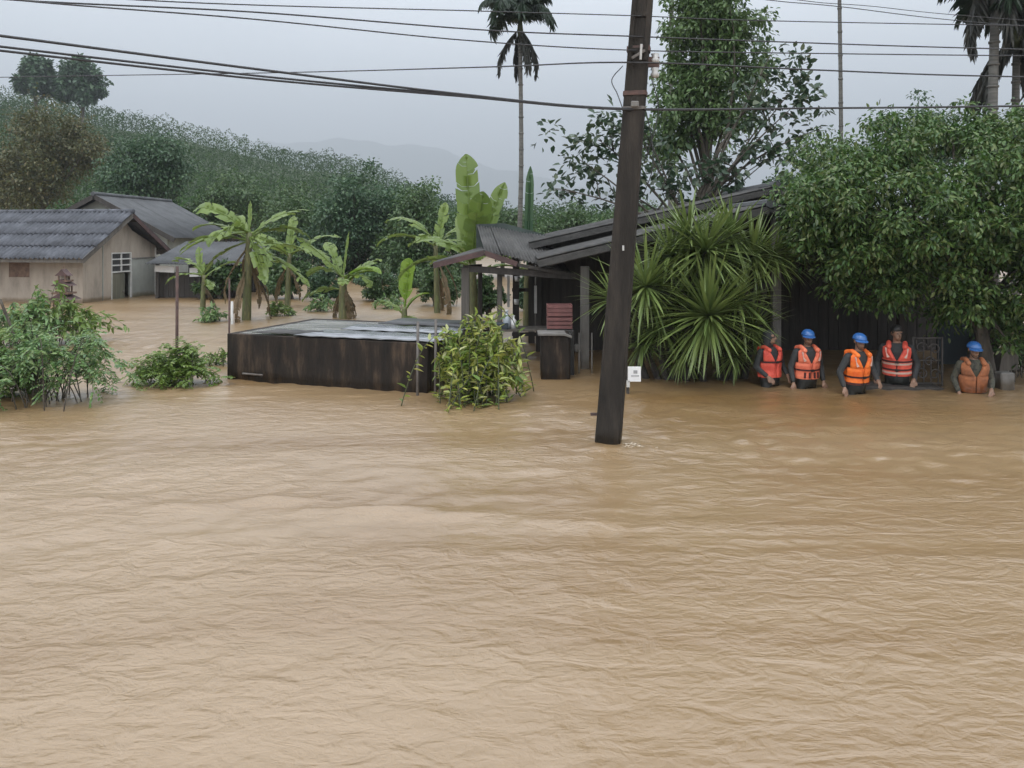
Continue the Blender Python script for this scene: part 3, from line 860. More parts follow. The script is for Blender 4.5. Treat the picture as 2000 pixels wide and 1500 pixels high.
for i, (u, vt, w, D, lf, lb) in enumerate([
        (520, 540, 90, 40, 'dark', 'dark waterside bush beside the tallest banana plant'),
        (600, 528, 110, 41, 'mid', 'leafy waterside bush between two banana plants'),
        (735, 535, 110, 40, 'dark', 'dark waterside bush right of the middle banana plant'),
        (815, 522, 100, 38, 'mid', 'leafy bush on the far bank behind the young banana leaf'),
        (885, 530, 80, 36, 'mid', 'bush seen past the first shed post'),
        (445, 520, 110, 42, 'dark', 'dark bush behind the lean-to shed'),
        (425, 505, 90, 31, 'mid', 'leafy bush between lean-to shed and tallest banana plant'),
        (565, 492, 100, 31, 'mid', 'tall leafy bush right of the tallest banana plant'),
        (635, 515, 70, 30, 'dark', 'dark bush against the left side of the middle banana plant'),
        (740, 505, 90, 30, 'mid', 'leafy bush between middle and small banana plants'),
        (850, 485, 90, 28, 'mid', 'tall leafy bush left of the first shed post'),
        (955, 535, 70, 24, 'mid', 'leafy bush seen between the shed posts'),
        (1035, 530, 60, 26, 'dark', 'dark bush behind the back of the open shed')]):
    px_tree('waterside_bush', lb, u, vt, 590 if D > 30 else 615, w, D, lf, 40 + i, 46, 44, .26 if D > 30 else .18, group='bushes on the far bank', nb=3, z0=-.6)

# twin crowned emergent trees on the hill
for (u, vt, w, vb, sd, lb) in [(70, 108, 66, 178, 60, 'left of two tall domed trees standing above the hill crest'),
                               (160, 104, 84, 196, 61, 'right of two tall domed trees standing above the hill crest')]:
    D = 150.0
    c = P(u, (vt + vb) / 2, D); W = w / FPX * D; H = (vb - vt) / FPX * D
    blobs = [(c + Vector((0, 0, H * .12)), (W * .40, W * .4, H * .36))]
    for i in range(6):
        a = i * 1.047
        blobs.append((c + Vector((math.cos(a) * W * .36, math.sin(a) * W * .34, -H * (.2 + .12 * (i % 2)))), (W * .17, W * .17, H * .26)))
    zb = float(hill_z(np.array([c.x]), np.array([D]))[0]) - .2
    tree('emergent_tree', lb, 'tree', (c.x + (.4 if u > 100 else -.3), D, zb), P(u, vb - 10, D).z, .34, blobs, 120, .8, 60, (.5, .95), (.45, .7), L['dark'], M['bark'], sd, droop=.3, n_limb=16, group='tall domed trees on the hill')

# dense fresh green tree and the open big leaved tree behind the house
D = 25.0
bl = [(P(1395, 60, D), (1.45, 1.3, 1.7)), (P(1350, 150, D), (1.3, 1.2, 1.2)), (P(1440, 120, D), (1.15, 1.0, 1.2)),
      (P(1320, 235, D), (.9, .9, .95)), (P(1400, 225, D), (1.1, 1.0, .9)), (P(1400, -40, D), (1.0, 1.0, 1.2)), (P(1300, 300, D), (.7, .7, .8)), (P(1345, 20, D), (.8, .8, .9))]
tree('tall_tree', 'tall dense fresh green tree right behind the utility pole', 'tree', (P(1388, 456, D).x, D, -1), P(1390, 330, D).z, .17, bl,
     230, .40, 84, (.12, .22), (.36, .52), L['mango'], M['bark'], 21, droop=.6, n_limb=16, shell=.5)
D = 19.5
bl = [(P(1050, 290, D), (.4, .5, .3)), (P(1600, 260, D), (.45, .5, .35)), (P(1230, 250, D), (.6, .6, .6)), (P(1480, 190, D), (.6, .6, .6)), (P(1380, 385, D), (.9, .6, .35)), (P(1200, 385, D), (.7, .6, .35)), (P(1590, 190, D), (.4, .4, .5)), (P(1110, 270, D), (.8, .7, .6)), (P(1165, 330, D), (.8, .7, .8)), (P(1190, 255, D), (.6, .6, .5)), (P(1530, 150, D), (.75, .7, .8)), (P(1560, 215, D), (.75, .7, .6)),
      (P(1470, 260, D), (.8, .7, .8)), (P(1540, 300, D), (.7, .6, .5)), (P(1260, 330, D), (.7, .6, .7)), (P(1420, 340, D), (.8, .7, .6)), (P(1100, 370, D), (.5, .5, .4)), (P(1300, 280, D), (.7, .6, .8)),
      (P(1350, 345, D), (.8, .6, .5))]
tree('big_leaved_tree', 'open branched tree with large dark leaves spreading over the house roof', 'tree', (P(1345, 456, D).x, D, -1), P(1345, 410, D).z, .15, bl,
     165, .25, 13, (.12, .25), (.46, .64), L['big'], M['bark'], 22, droop=.1, n_limb=22, twigs=6, shell=.35, limb_r=.30)
# palms
def areca(label, u, vtop, D, tr, Lf, n, seed, base_u=None, **k):
    b = P(base_u if base_u is not None else u, 456, D); t = P(u, vtop, D)
    palm(label, (b.x, D, -1.0), (t.x, D, t.z), tr, Lf, n, seed, 'slim areca palms', **k)
areca('lone slim palm whose feathery crown shows against the sky', 1016, 72, 30, .085, 1.9, 13, 3, base_u=1006, droop=2.3)
areca('slim palm trunk just right of the utility pole, crown above the picture', 1312, -30, 30, .09, 1.8, 8, 5, droop=1.6, shag=False)
areca('thin palm trunk rising from the orchard tree, crown above the picture', 1638, -120, 22, .055, 1.6, 8, 6, shag=False, droop=1.6)
areca('thick palm trunk by the edge of the frame, feathery crown at the frame top', 1945, -45, 20, .12, 2.3, 13, 8, droop=2.3)
areca('lower shaggy palm overlapping the thick palm trunk at the frame edge', 1985, 92, 20.6, .10, 2.2, 14, 9, droop=1.9)

# big orchard tree on the right
D = 13.3
bl = [(P(1700, 330, 13.6), (.95, .9, .65)), (P(1640, 400, 13.0), (.75, .8, .6)), (P(1790, 290, 13.8), (.95, .9, .6)), (P(1900, 320, 13.4), (1.1, 1, .75)),
      (P(1760, 420, 12.8), (1.1, .9, .75)), (P(1880, 440, 12.6), (1.1, .9, .7)), (P(1990, 400, 12.6), (1.1, 1, .9)), (P(2090, 330, 13.4), (1.2, 1.1, 1.0)),
      (P(1660, 490, 13.2), (.55, .6, .45)), (P(1800, 520, 12.8), (.8, .7, .45)), (P(1940, 540, 12.6), (.9, .7, .5)), (P(2060, 520, 12.6), (1.0, .8, .7)), (P(1600, 350, 14.4), (.55, .6, .45)), (P(1960, 265, 14.4), (.9, .9, .5)), (P(1600, 300, 16), (.5, .6, .4)),
      (P(1610, 420, 13.6), (.55, .6, .5)), (P(1720, 560, 13.2), (.55, .5, .28)), (P(1850, 570, 12.9), (.6, .5, .25)), (P(1960, 590, 12.7), (.6, .5, .3)), (P(2060, 600, 12.7), (.7, .6, .4)), (P(1590, 480, 14.0), (.35, .4, .3)), (P(2010, 250, 14.0), (.8, .8, .5)), (P(1860, 245, 14.2), (.7, .7, .4)), (P(2020, 470, 12.9), (.8, .7, .6)), (P(1655, 555, 13.7), (.4, .4, .28)), (P(1760, 590, 13.6), (.5, .4, .2)), (P(1850, 600, 13.5), (.45, .4, .25)), (P(1925, 610, 13.2), (.5, .4, .28)), (P(1995, 640, 13.0), (.5, .4, .35)),
      (P(1585, 385, 13.4), (.55, .5, .55)), (P(1625, 330, 13.8), (.6, .6, .5)), (P(1600, 450, 13.3), (.5, .5, .45)), (P(1660, 500, 13.2), (.6, .5, .4)), (P(1740, 545, 13.2), (.6, .5, .3))]
tree('orchard_tree', 'wide orchard tree with drooping leaf bunches shading the right of the house', 'tree', (P(1948, 456, 13.2).x, 13.2, -1), P(1930, 560, 13.2).z, .115, bl,
     640, .25, 96, (.06, .125), (.32, .46), L['longan'], M['bark'], 31, droop=.5, shell=.70, n_limb=26, twigs=2, flat=.7)

# ------------------------------------------------------------------ buildings: helpers
def sheet_strips(p00, p10, p01, p11, n, m, parent, name='roof_sheet', waves=5, amp=.022, seed=0, rows=1, lap=.04, jit=.012, seg=3, th=.012, across=0):
    """corrugated sheets laid side by side over a four-cornered roof slope: p00-p10 eave, p01-p11 ridge; each sheet an object"""
    r = np.random.default_rng(seed)
    p00, p10, p01, p11 = [np.array(p, float) for p in (p00, p10, p01, p11)]
    o0 = np.array(wloc(parent))
    nrm = np.cross(p10 - p00, p01 - p00); nrm /= np.linalg.norm(nrm)
    if nrm[2] < 0: nrm = -nrm
    objs = []
    for row in range(rows):
        for i in range(n):
            a0, a1 = i / n, (i + 1) / n + lap / n * 2
            b0, b1 = row / rows - (lap if row else 0), (row + 1) / rows
            lift = r.uniform(0, jit) + .006 * (i % 2) + .012 * row
            k = waves * 4
            V = []
            for side in (0, 1):
                for bi in range(seg + 1):
                    b = b0 + (b1 - b0) * bi / seg
                    for ai in range(k + 1):
                        a = a0 + (a1 - a0) * ai / k
                        p = (p00 * (1 - a) + p10 * a) * (1 - b) + (p01 * (1 - a) + p11 * a) * b
                        h = amp * math.sin(2 * math.pi * waves * ai / k) + lift - side * th
                        V.append(p + nrm * h - o0)
            w = k + 1; nn = w * (seg + 1)
            Fc = []
            for bi in range(seg):
                for ai in range(k):
                    q = bi * w + ai
                    Fc.append((q, q + 1, q + 1 + w, q + w)); Fc.append((nn + q, nn + q + w, nn + q + 1 + w, nn + q + 1))
            for ai in range(k):
                Fc.append((ai, nn + ai, nn + ai + 1, ai + 1))
                q = seg * w + ai; Fc.append((q, q + 1, nn + q + 1, nn + q))
            for bi in range(seg):
                q = bi * w; Fc.append((q, q + w, nn + q + w, nn + q))
                q = bi * w + k; Fc.append((q, nn + q, nn + q + w, q + w))
            me = np_mesh(name, np.array(V), np.array(Fc), smooth=False)
            objs.append(link(name, me, parent, m))
    return objs

def boards(p0, p1, z0, z1, n, m, parent, name='board', th=.03, seed=0, gap=.012, zj=.0, skip=()):
    """upright boards side by side from ground point p0 to p1"""
    r = np.random.default_rng(seed)
    p0, p1 = Vector(p0), Vector(p1)
    d = (p1 - p0) / n; nrm = Vector((-d.y, d.x, 0)).normalized()
    for i in range(n):
        if i in skip: continue
        a = p0 + d * i + d.normalized() * gap / 2; b = p0 + d * (i + 1) - d.normalized() * gap / 2
        o = nrm * r.normal(0, .006)
        zb = z0; zt = z1 + (r.normal(0, zj) if zj else 0)
        MB().prism([Vector((a.x, a.y, zb)) + o, Vector((b.x, b.y, zb)) + o, Vector((b.x, b.y, zt)) + o, Vector((a.x, a.y, zt)) + o], nrm * th).build(name, m, parent)

# ------------------------------------------------------------------ tiled cottage on the left
a_ = rad(10)
fv = Vector((-math.cos(a_), math.sin(a_), 0)); gv = Vector((math.sin(a_), math.cos(a_), 0))   # along the front (leftwards), along the gable (backwards)
A = Vector((-15.2, 29.0, 0)); Wg = 4.3; Lh = 9.5
cot = thing('tiled_cottage', A + Vector((0, 0, -.9)), 'small flooded cottage with blue grey corrugated tile roof and pinkish walls', 'house')
def cp(f, g, z): return A + fv * f + gv * g + Vector((0, 0, z))
EZ, RZ = 1.92, 3.20
def wall(pts, th_dir, th, name, m, parent): return MB().prism(pts, th_dir * th).build(name, m, parent)
wall([cp(.0, 0, -.9), cp(Lh, 0, -.9), cp(Lh, 0, EZ + .05), cp(0, 0, EZ + .05)], gv, .15, 'front_wall', M['wall_pink'], cot)
# gable wall with openings: built as piers so the door and window are real recesses
d0, d1 = 1.55, 2.75
wall([cp(0, .16, -.9), cp(0, d0, -.9), cp(0, d0, EZ + .84 * .72), cp(0, .16, EZ + .06)], fv, .15, 'gable_pier', M['wall_pink'], cot)
wall([cp(0, d0, 1.75), cp(0, d1, 1.75), cp(0, d1, EZ + .70), cp(0, Wg / 2, RZ - .1), cp(0, d0, EZ + .80)], fv, .15, 'gable_top', M['wall_pink'], cot)
wall([cp(0, d1, -.9), cp(0, Wg, -.9), cp(0, Wg, 1.50), cp(0, d1, 1.50)], fv, .15, 'block_pier', M['wall_green'], cot)
wall([cp(0, d1, 1.50), cp(0, Wg, 1.50), cp(0, Wg, EZ + .05), cp(0, d1, EZ + .68)], fv, .10, 'gable_infill', M['wall_pink'], cot)
wall([cp(.14, Wg, -.9), cp(Lh, Wg, -.9), cp(Lh, Wg, EZ), cp(.14, Wg, EZ)], -gv, .12, 'back_wall', M['wall_pink'], cot)
wall([cp(Lh, .16, -.9), cp(Lh, Wg - .13, -.9), cp(Lh, Wg - .13, EZ), cp(Lh, .16, EZ)], -fv, .12, 'end_wall', M['wall_pink'], cot)
for z in (1.50,): MB().bar(cp(-.01, d1 + .02, z), cp(-.01, Wg, z), .03, .05).build('ledge', M['concrete_grey'], cot)
# louvre window over the door
win = MB()
for g in (d0 + .03, (d0 + d1) / 2, d1 - .03): win.bar(cp(.02, g, 1.02), cp(.02, g, 1.75), .05, .06)
for z in (1.02, 1.27, 1.50, 1.73): win.bar(cp(.025, d0, z), cp(.025, d1, z), .05, .05)
wo = win.build('window', M['white_paint'], cot)
for i, z in enumerate((1.145, 1.385, 1.615)):
    for j in range(2):
        g0 = d0 + .06 + j * (d1 - d0) / 2; g1 = g0 + (d1 - d0) / 2 - .12
        wall([cp(.06, g0, z - .1), cp(.06, g1, z - .1), cp(.06, g1, z + .1), cp(.06, g0, z + .1)], fv, .01, 'pane', M['glass_dark'], wo)
dr = wall([cp(.05, d0 + .06, -.9), cp(.05, d1 - .35, -.9), cp(.05, d1 - .35, .98), cp(.05, d0 + .06, .98)], fv, .05, 'door', M['wood_door'], cot)
MB().ball(cp(.03, d1 - .45, .25), .035, 8, 6).build('door_handle', M['steel_post'], dr)
fr = MB(); fr.bar(cp(.015, d0 + .02, -.9), cp(.015, d0 + .02, 1.0), .06); fr.bar(cp(.015, d1 - .02, -.9), cp(.015, d1 - .02, 1.0), .06)
fr.build('door_frame', M['white_paint'], cot)
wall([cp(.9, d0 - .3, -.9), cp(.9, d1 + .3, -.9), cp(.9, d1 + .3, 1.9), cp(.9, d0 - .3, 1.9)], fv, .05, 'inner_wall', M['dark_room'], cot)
# corner strips
MB().bar(cp(-.012, d0 - .5, -.9), cp(-.012, d0 - .5, 2.15), .05, .03).build('pilaster', M['wall_green'], cot)
MB().bar(cp(-.012, Wg - .05, -.9), cp(-.012, Wg - .05, 1.9), .07, .03).build('pilaster', M['white_paint'], cot)
# vent block screens in the front wall, each block an object sharing one mesh
vb = MB()
s_ = .19
for (x0, x1, z0, z1) in ((0, s_, 0, .03), (0, s_, s_ - .03, s_), (0, .03, .03, s_ - .03), (s_ - .03, s_, .03, s_ - .03)):
    vb.box(((x0 + x1) / 2, 0, (z0 + z1) / 2), (x1 - x0, .06, z1 - z0))
vb.box((s_ / 2, 0, s_ / 2), (.05, .05, .05))
vbo = vb.build('vent_block', M['block_pink'], cot)
me = vbo.data; bpy.data.objects.remove(vbo)
Rf = Matrix.Rotation(-a_, 4, 'Z')
for (f0, nx, nz) in ((2.15, 4, 3), (3.55, 7, 3)):
    for i in range(nx):
        for j in range(nz):
            if nx == 4 and i == 0 and j == 2: continue
            o = link('vent_block', me, cot)
            o.matrix_local = Matrix.Translation(cp(f0 + i * .2 + .2, -.035, .92 + j * .2) - wloc(cot)) @ Rf
    wall([cp(f0 - .02, -.004, .90), cp(f0 + nx * .2 + .02, -.004, .90), cp(f0 + nx * .2 + .02, -.004, .92 + nz * .2), cp(f0 - .02, -.004, .92 + nz * .2)], gv, .003, 'screen_back', M['spirit'], cot)
# porch posts along the front
for f in (3.0, 6.4):
    MB().bar(cp(f, -.55, -.9), cp(f, -.55, EZ - .12), .11).build('porch_post', M['white_paint'], cot)
# roof: corrugated tiles laid in rows, each tile an object
oh, og = .62, .50        # eave and gable overhang
sl = (RZ - EZ) / (Wg / 2)
def rp(f, g):          # point on the roof plane
    return cp(f, g, RZ + .06 - abs(g - Wg / 2) * sl)
ntx, rows = 18, 4
for k in range(rows):
    ga = Wg / 2 - (Wg / 2 + oh) * (rows - k) / rows; gb = Wg / 2 - (Wg / 2 + oh) * (rows - k - 1) / rows
    up = Vector((0, 0, .018 * k))
    sheet_strips(rp(Lh + .3, ga - .06) + up + Vector((0, 0, .022)), rp(-og, ga - .06) + up + Vector((0, 0, .022)), rp(Lh + .3, gb) + up, rp(-og, gb) + up, ntx, M['roof_tile'], cot, 'roof_tile', waves=3, amp=.046, seed=70 + k, seg=1, jit=.02)
bs = [rp(-og, Wg + oh), rp(Lh + .3, Wg + oh), rp(-og, Wg / 2 + .02), rp(Lh + .3, Wg / 2 + .02)]
sheet_strips(bs[0], bs[1], bs[2], bs[3], 6, M['roof_tile'], cot, 'roof_tile', waves=8, amp=.026, seed=75, seg=1)
rt = MB()
for i in range(19):
    f = -og + i * (Lh + .3 + og) / 19
    rt.tube([cp(f, Wg / 2, RZ + .10), cp(f + .50, Wg / 2, RZ + .115)], [.10, .085], 8)
rt.build('ridge_cap', M['roof_tile'], cot, smooth=True)
for sgn in (0, 1):
    e = Wg / 2 + (Wg / 2 + oh) * (1 if sgn else -1)
    MB().bar(rp(-og + .02, e) - Vector((0, 0, .10)), rp(-og + .02, Wg / 2) - Vector((0, 0, .10)), .03, .17).build('barge_board', M['fascia_red'] if sgn else M['wood_grey'], cot)
MB().bar(rp(-og, -oh) - Vector((0, 0, .09)), rp(Lh + .3, -oh) - Vector((0, 0, .09)), .03, .13).build('eave_board', M['wood_grey'], cot)
for i in range(6):     # purlin ends under the gable overhang
    g = -oh + .3 + i * .93
    MB().bar(rp(-og + .04, g) - Vector((0, 0, .12)), rp(.2, g) - Vector((0, 0, .12)), .06, .09).build('purlin', M['wood_dark'], cot)

# spirit house before the cottage
sp = P(125, 590, 27.0); sp.z = -.9
sh = thing('spirit_house', sp, 'small tiered brown spirit house on a post before the tiled cottage', 'spirit house')
MB().tube([sp, sp + Vector((0, 0, 1.25))], [.12, .09], 8).build('post', M['spirit'], sh)
def tier(z, w, h, ov):
    MB().box(sp + Vector((0, 0, z + .03)), (w + .15, w + .1, .06)).build('platform', M['spirit'], sh)
    for dx in (-1, 1):
        for dy in (-1, 1):
            MB().bar(sp + Vector((dx * w * .4, dy * w * .4, z + .06)), sp + Vector((dx * w * .4, dy * w * .4, z + h)), .04).build('pillar', M['spirit'], sh)
    MB().box(sp + Vector((0, .03, z + h / 2 + .03)), (w * .6, w * .5, h - .08)).build('shrine_wall', M['wall_pink'], sh)
    p = sp + Vector((0, 0, z + h))
    MB().prism([p + Vector((-w * .5 - ov, -w * .6, 0)), p + Vector((w * .5 + ov, -w * .6, 0)), p + Vector((w * .3, -w * .6, .12)), p + Vector((0, -w * .6, .22)), p + Vector((-w * .3, -w * .6, .12))], (0, w * 1.2, 0)).build('tier_roof', M['fascia_red'], sh)
tier(1.0 - .15, .55, .35, .14); tier(1.38, .42, .27, .10); tier(1.78 , .28, .2, .08)
MB().tube([sp + Vector((0, 0, 2.1)), sp + Vector((0, 0, 2.35))], [.03, .006], 6).build('finial', M['spirit'], sh)

# grey gabled house behind
h2 = thing('gabled_house', (-19.5, 38, -.9), 'plain house with steep grey sheet roof behind the tiled cottage', 'house')
ax, az, ez = -19.4, 4.28, 2.55
MB().prism([(ax - 3.2, 38.5, -.9), (ax + 3.2, 38.5, -.9), (ax + 3.2, 38.5, ez - .12), (ax, 38.5, az - .2), (ax - 3.2, 38.5, ez - .12)], (0, 7.5, 0)).build('wall', M['wall_green'], h2)
sl2 = (az - ez) / 3.2
sheet_strips((ax + 3.75, 38, az - sl2 * 3.75), (ax + 3.75, 46.5, az - sl2 * 3.75), (ax, 38, az), (ax, 46.5, az), 8, M['roof_grey'], h2, waves=5, seed=80, seg=1)
sheet_strips((ax - 3.75, 38, az - sl2 * 3.75), (ax - 3.75, 46.5, az - sl2 * 3.75), (ax, 38, az), (ax, 46.5, az), 8, M['roof_grey'], h2, waves=5, seed=81, seg=1)
for s in (-1, 1):
    MB().bar((ax + s * 3.75, 37.97, az - sl2 * 3.75 - .1), (ax, 37.97, az - .1), .04, .22).build('barge_board', M['wood_dark'], h2)
MB().tube([(ax, 37.9, az + .03), (ax, 46.6, az + .03)], .1, 8).build('ridge_cap', M['roof_grey'], h2)

# lean-to shed beside the cottage
ls = thing('lean_to_shed', (-12, 31.2, -.8), 'dark low lean-to shed with pale sheets under its grey roof', 'shed')
sheet_strips((-13.75, 30.7, 1.33), (-10.2, 30.7, 1.30), (-13.75, 34.6, 2.12), (-10.2, 34.6, 2.1), 6, M['roof_grey'], ls, waves=5, seed=82, seg=2)
for x in (-13.5, -11.9, -10.4):
    MB().bar((x, 31.2, -.8), (x, 31.2, 1.38), .11).build('post', M['wood_dark'], ls)
MB().bar((-13.7, 31.2, 1.36), (-10.3, 31.2, 1.34), .08, .12).build('beam', M['wood_dark'], ls)
boards((-13.6, 31.45, 0), (-10.3, 31.45, 0), -.8, .98, 16, M['wood_dark'], ls, seed=5)
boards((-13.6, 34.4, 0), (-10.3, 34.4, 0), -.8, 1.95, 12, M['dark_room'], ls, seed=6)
for i, (x, w, z, h, tl) in enumerate([(-13.2, .75, 1.12, .24, .06), (-12.0, .5, 1.0, .34, -.03), (-10.95, .7, 1.12, .24, .02)]):
    MB().box((x, 31.12, z), (w, .025, h), Matrix.Rotation(tl, 3, 'Y')).build('pale_sheet', M['white_bright'], ls)
# a white standing pipe marker in front of the tall banana
MB().tube([(-7.62, 22.3, -.8), (-7.62, 22.3, .62)], .035, 8).single('white_post', M['white_paint'], 'short white post beside the stem of the tallest banana plant', 'post', smooth=True)

# ------------------------------------------------------------------ concrete tank
TA, TB = Vector((-4.84, 13.9, 0)), Vector((-1.30, 12.62, 0))
td = (TB - TA).normalized(); tn = Vector((-td.y, td.x, 0)); TL = (TB - TA).length; TW = 2.6
tank = thing('concrete_tank', (TA + TB) / 2 + Vector((0, 0, -.9)), 'long low mould blackened concrete water tank standing in the flood', 'water tank')
def tp_(s, w, z): return TA + td * s + tn * w + Vector((0, 0, z))
TH = .775
npan = 1
for i in range(npan):   # cast wall panels of the long side
    a, b = TL * i / npan + .004, TL * (i + 1) / npan - .004
    MB().prism([tp_(a, 0, -.9), tp_(b, 0, -.9), tp_(b, 0, TH), tp_(a, 0, TH)], tn * .12).build('front_wall', M['tank'], tank, bevel=.01)
for s in (0, TL - .12):
    MB().prism([tp_(s, .122, -.9), tp_(s, TW, -.9), tp_(s, TW, TH - .002), tp_(s, .122, TH - .002)], td * .12).build('end_wall', M['tank'], tank)
MB().prism([tp_(.122, TW - .12, -.9), tp_(TL - .122, TW - .12, -.9), tp_(TL - .122, TW - .12, TH), tp_(.122, TW - .12, TH)], tn * .12).build('back_wall', M['tank'], tank)
MB().prism([tp_(.125, .125, TH - .10), tp_(TL - .125, .125, TH - .10), tp_(TL - .125, TW - .125, TH - .10), tp_(.125, TW - .125, TH - .10)], (0, 0, .094)).build('lid', M['tank_top'], tank)
MB().tube([tp_(0.35, -.03, .12), tp_(.75, -.03, .115)], .018, 6).build('pipe', M['steel_post'], tank)
# loose sheets lying on the tank
def sheet_thing(lbl, s0, s1, w0, w1, m, tilt, waves, z=.0, sd=0):
    root = thing('roofing_sheet', tp_((s0 + s1) / 2, (w0 + w1) / 2, TH + z), lbl, 'sheet', 'sheets lying on the tank')
    sheet_strips(tp_(s0, w0, TH + .03 + z), tp_(s1, w0 + .05, TH + .03 + z), tp_(s0 + tilt, w1, TH + .035 + z), tp_(s1 + tilt, w1, TH + .04 + z), 1, m, root, 'sheet', waves=waves, amp=.006, seed=sd, seg=2)
sheet_thing('wet silvery zinc sheet lying along the near rim of the tank', 1.35, 3.70, -.03, .75, M['sheet_wet'], .1, 6, 0, 1)
sheet_thing('wet zinc sheet across the middle of the tank top', 1.7, 3.68, .85, 1.55, M['sheet_wet'], -.1, 6, .02, 2)
sheet_thing('black plastic sheet over the far end of the tank', 2.0, 3.66, 1.62, 2.55, M['black_plastic'], 0, 3, .05, 3)
sheet_thing('narrow dark sheet strip on the near left of the tank top', .5, 1.32, .02, .5, M['roof_dark'], .2, 3, .0, 4)
# pipes standing before the tank
for (u, v0, v1, D, rr, lb) in [(815, 628, 771, 12.5, .022, 'straight steel pipe standing by the tank corner'), (850, 624, 772, 12.45, .022, 'second steel pipe beside the croton bush'),
                           (345, 520, 740, 14.2, .026, 'rusty steel post rising out of the small bush'), (447, 545, 742, 13.98, .016, 'thin rusty rod at the tank end')]:
    t_p = P(u, v0, D); MB().tube([(t_p.x, D, -.8), (t_p.x + .01, D, t_p.z)], rr, 7).single('steel_post', M['rust'] if rr != .022 else M['steel_post'], lb, 'post', 'posts and pipes in the water', smooth=True)

# dark masonry pier right of the croton
pr = P(1084, 735, 14.1)
MB().box((pr.x, pr.y, -.05), (.50, .5, 1.66)).single('masonry_pier', M['tank'], 'squat dark masonry pier between croton bush and porch post', 'pier', bevel=.03)
MB().prism([(pr.x - .30, 13.8, .785), (pr.x + .16, 13.8, .785), (pr.x + .27, 13.8, .74), (pr.x + .27, 13.8, .70), (pr.x + .14, 13.8, .745), (pr.x - .30, 13.8, .745)], (0, .5, 0)).single('pale_slab', M['concrete_grey'], 'pale curved slab resting on the dark masonry pier', 'slab', bevel=.006)
# faded red crates stacked on it
cr = P(1092, 650, 14.5)
for k in range(2):
    b = Vector((cr.x, 14.45, .80 + k * .22 ))
    ct = thing('red_crate', b, ['lower faded red plastic crate behind the pale slab', 'upper faded red plastic crate of the stack by the porch'][k], 'crate', 'faded red crates')
    for i in range(3):
        for s in (-1, 1):
            MB().box(b + Vector((0, s * .16, .035 + i * .07)), (.44, .02, .055)).build('slat', M['red_crate'], ct)
            MB().box(b + Vector((s * .21, 0, .035 + i * .07)), (.02, .30, .055)).build('slat', M['red_crate'], ct)
    for dx in (-1, 1):
        for dy in (-1, 1):
            MB().box(b + Vector((dx * .20, dy * .14, .105)), (.04, .02, .205)).build('corner_post', M['red_crate'], ct)
    MB().box(b + Vector((0, 0, .012)), (.39, .28, .015)).build('bottom', M['red_crate'], ct)
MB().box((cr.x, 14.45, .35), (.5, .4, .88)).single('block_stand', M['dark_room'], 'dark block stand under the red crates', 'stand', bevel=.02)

# ------------------------------------------------------------------ old shed and house on the right
shed = thing('open_shed', (0.2, 16, -.8), 'low open shed with rusty eave and sagging dark sheet roof', 'shed')
S = lambda u, v, D: P(u, v, D)
# roof: left rusty slope and right sagging slope, then the lifted back part
sheet_strips(S(846, 514, 15.4), S(866, 508, 18.0), S(946, 489, 15.4), S(940, 484, 18.0), 3, M['roof_dark'], shed, waves=5, seed=90, seg=2)
sheet_strips(S(946, 491, 15.4), S(1112, 534, 15.3), S(932, 441, 18.8), S(1062, 462, 18.6), 5, M['roof_dark'], shed, waves=5, seed=91, seg=3, jit=.03)
MB().bar(S(846, 519, 15.36), S(946, 494, 15.36), .03, .10).build('eave_board', M['fascia_red'], shed)
MB().bar(S(946, 494, 15.36), S(1010, 516, 15.36), .03, .10).build('eave_board', M['fascia_red'], shed)
MB().bar(S(1012, 517, 15.36), S(1112, 537, 15.30), .03, .06).build('eave_board', M['wood_dark'], shed)
MB().prism([S(930, 490, 18.85), S(1064, 510, 18.85), S(1064, 458, 18.85), S(985, 436, 18.85), S(930, 438, 18.85)], (0, .04, 0)).build('gable_panel', M['roof_green'], shed)
for (u, v0, D, m, w) in [(909, 522, 15.7, 'wood_grey', .15), (976, 528, 15.9, 'wood_grey', .10), (938, 520, 18.3, 'wood_dark', .1), (1052, 525, 17.2, 'wood_dark', .12), (1142, 520, 15.0, 'concrete_grey', .155)]:
    t_p = S(u, v0, D); MB().bar((t_p.x, D, -.8), (t_p.x, D, t_p.z), w).build('post', M[m], shed, bevel=.008)
MB().bar(S(905, 524, 15.7), S(1142, 541, 15.3), .09, .12).build('beam', M['wood_dark'], shed)
MB().bar(S(909, 524, 15.72), S(938, 520, 18.3), .08, .1).build('beam', M['wood_dark'], shed)
p0 = S(1000, 500, 18.4); p1 = S(1260, 500, 18.4)
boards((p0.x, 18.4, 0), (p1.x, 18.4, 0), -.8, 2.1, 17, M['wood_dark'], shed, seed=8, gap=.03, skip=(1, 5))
for z in (.2, 1.2, 1.9): MB().bar((p0.x, 18.46, z), (p1.x, 18.46, z), .05, .08).build('rail', M['wood_dark'], shed)
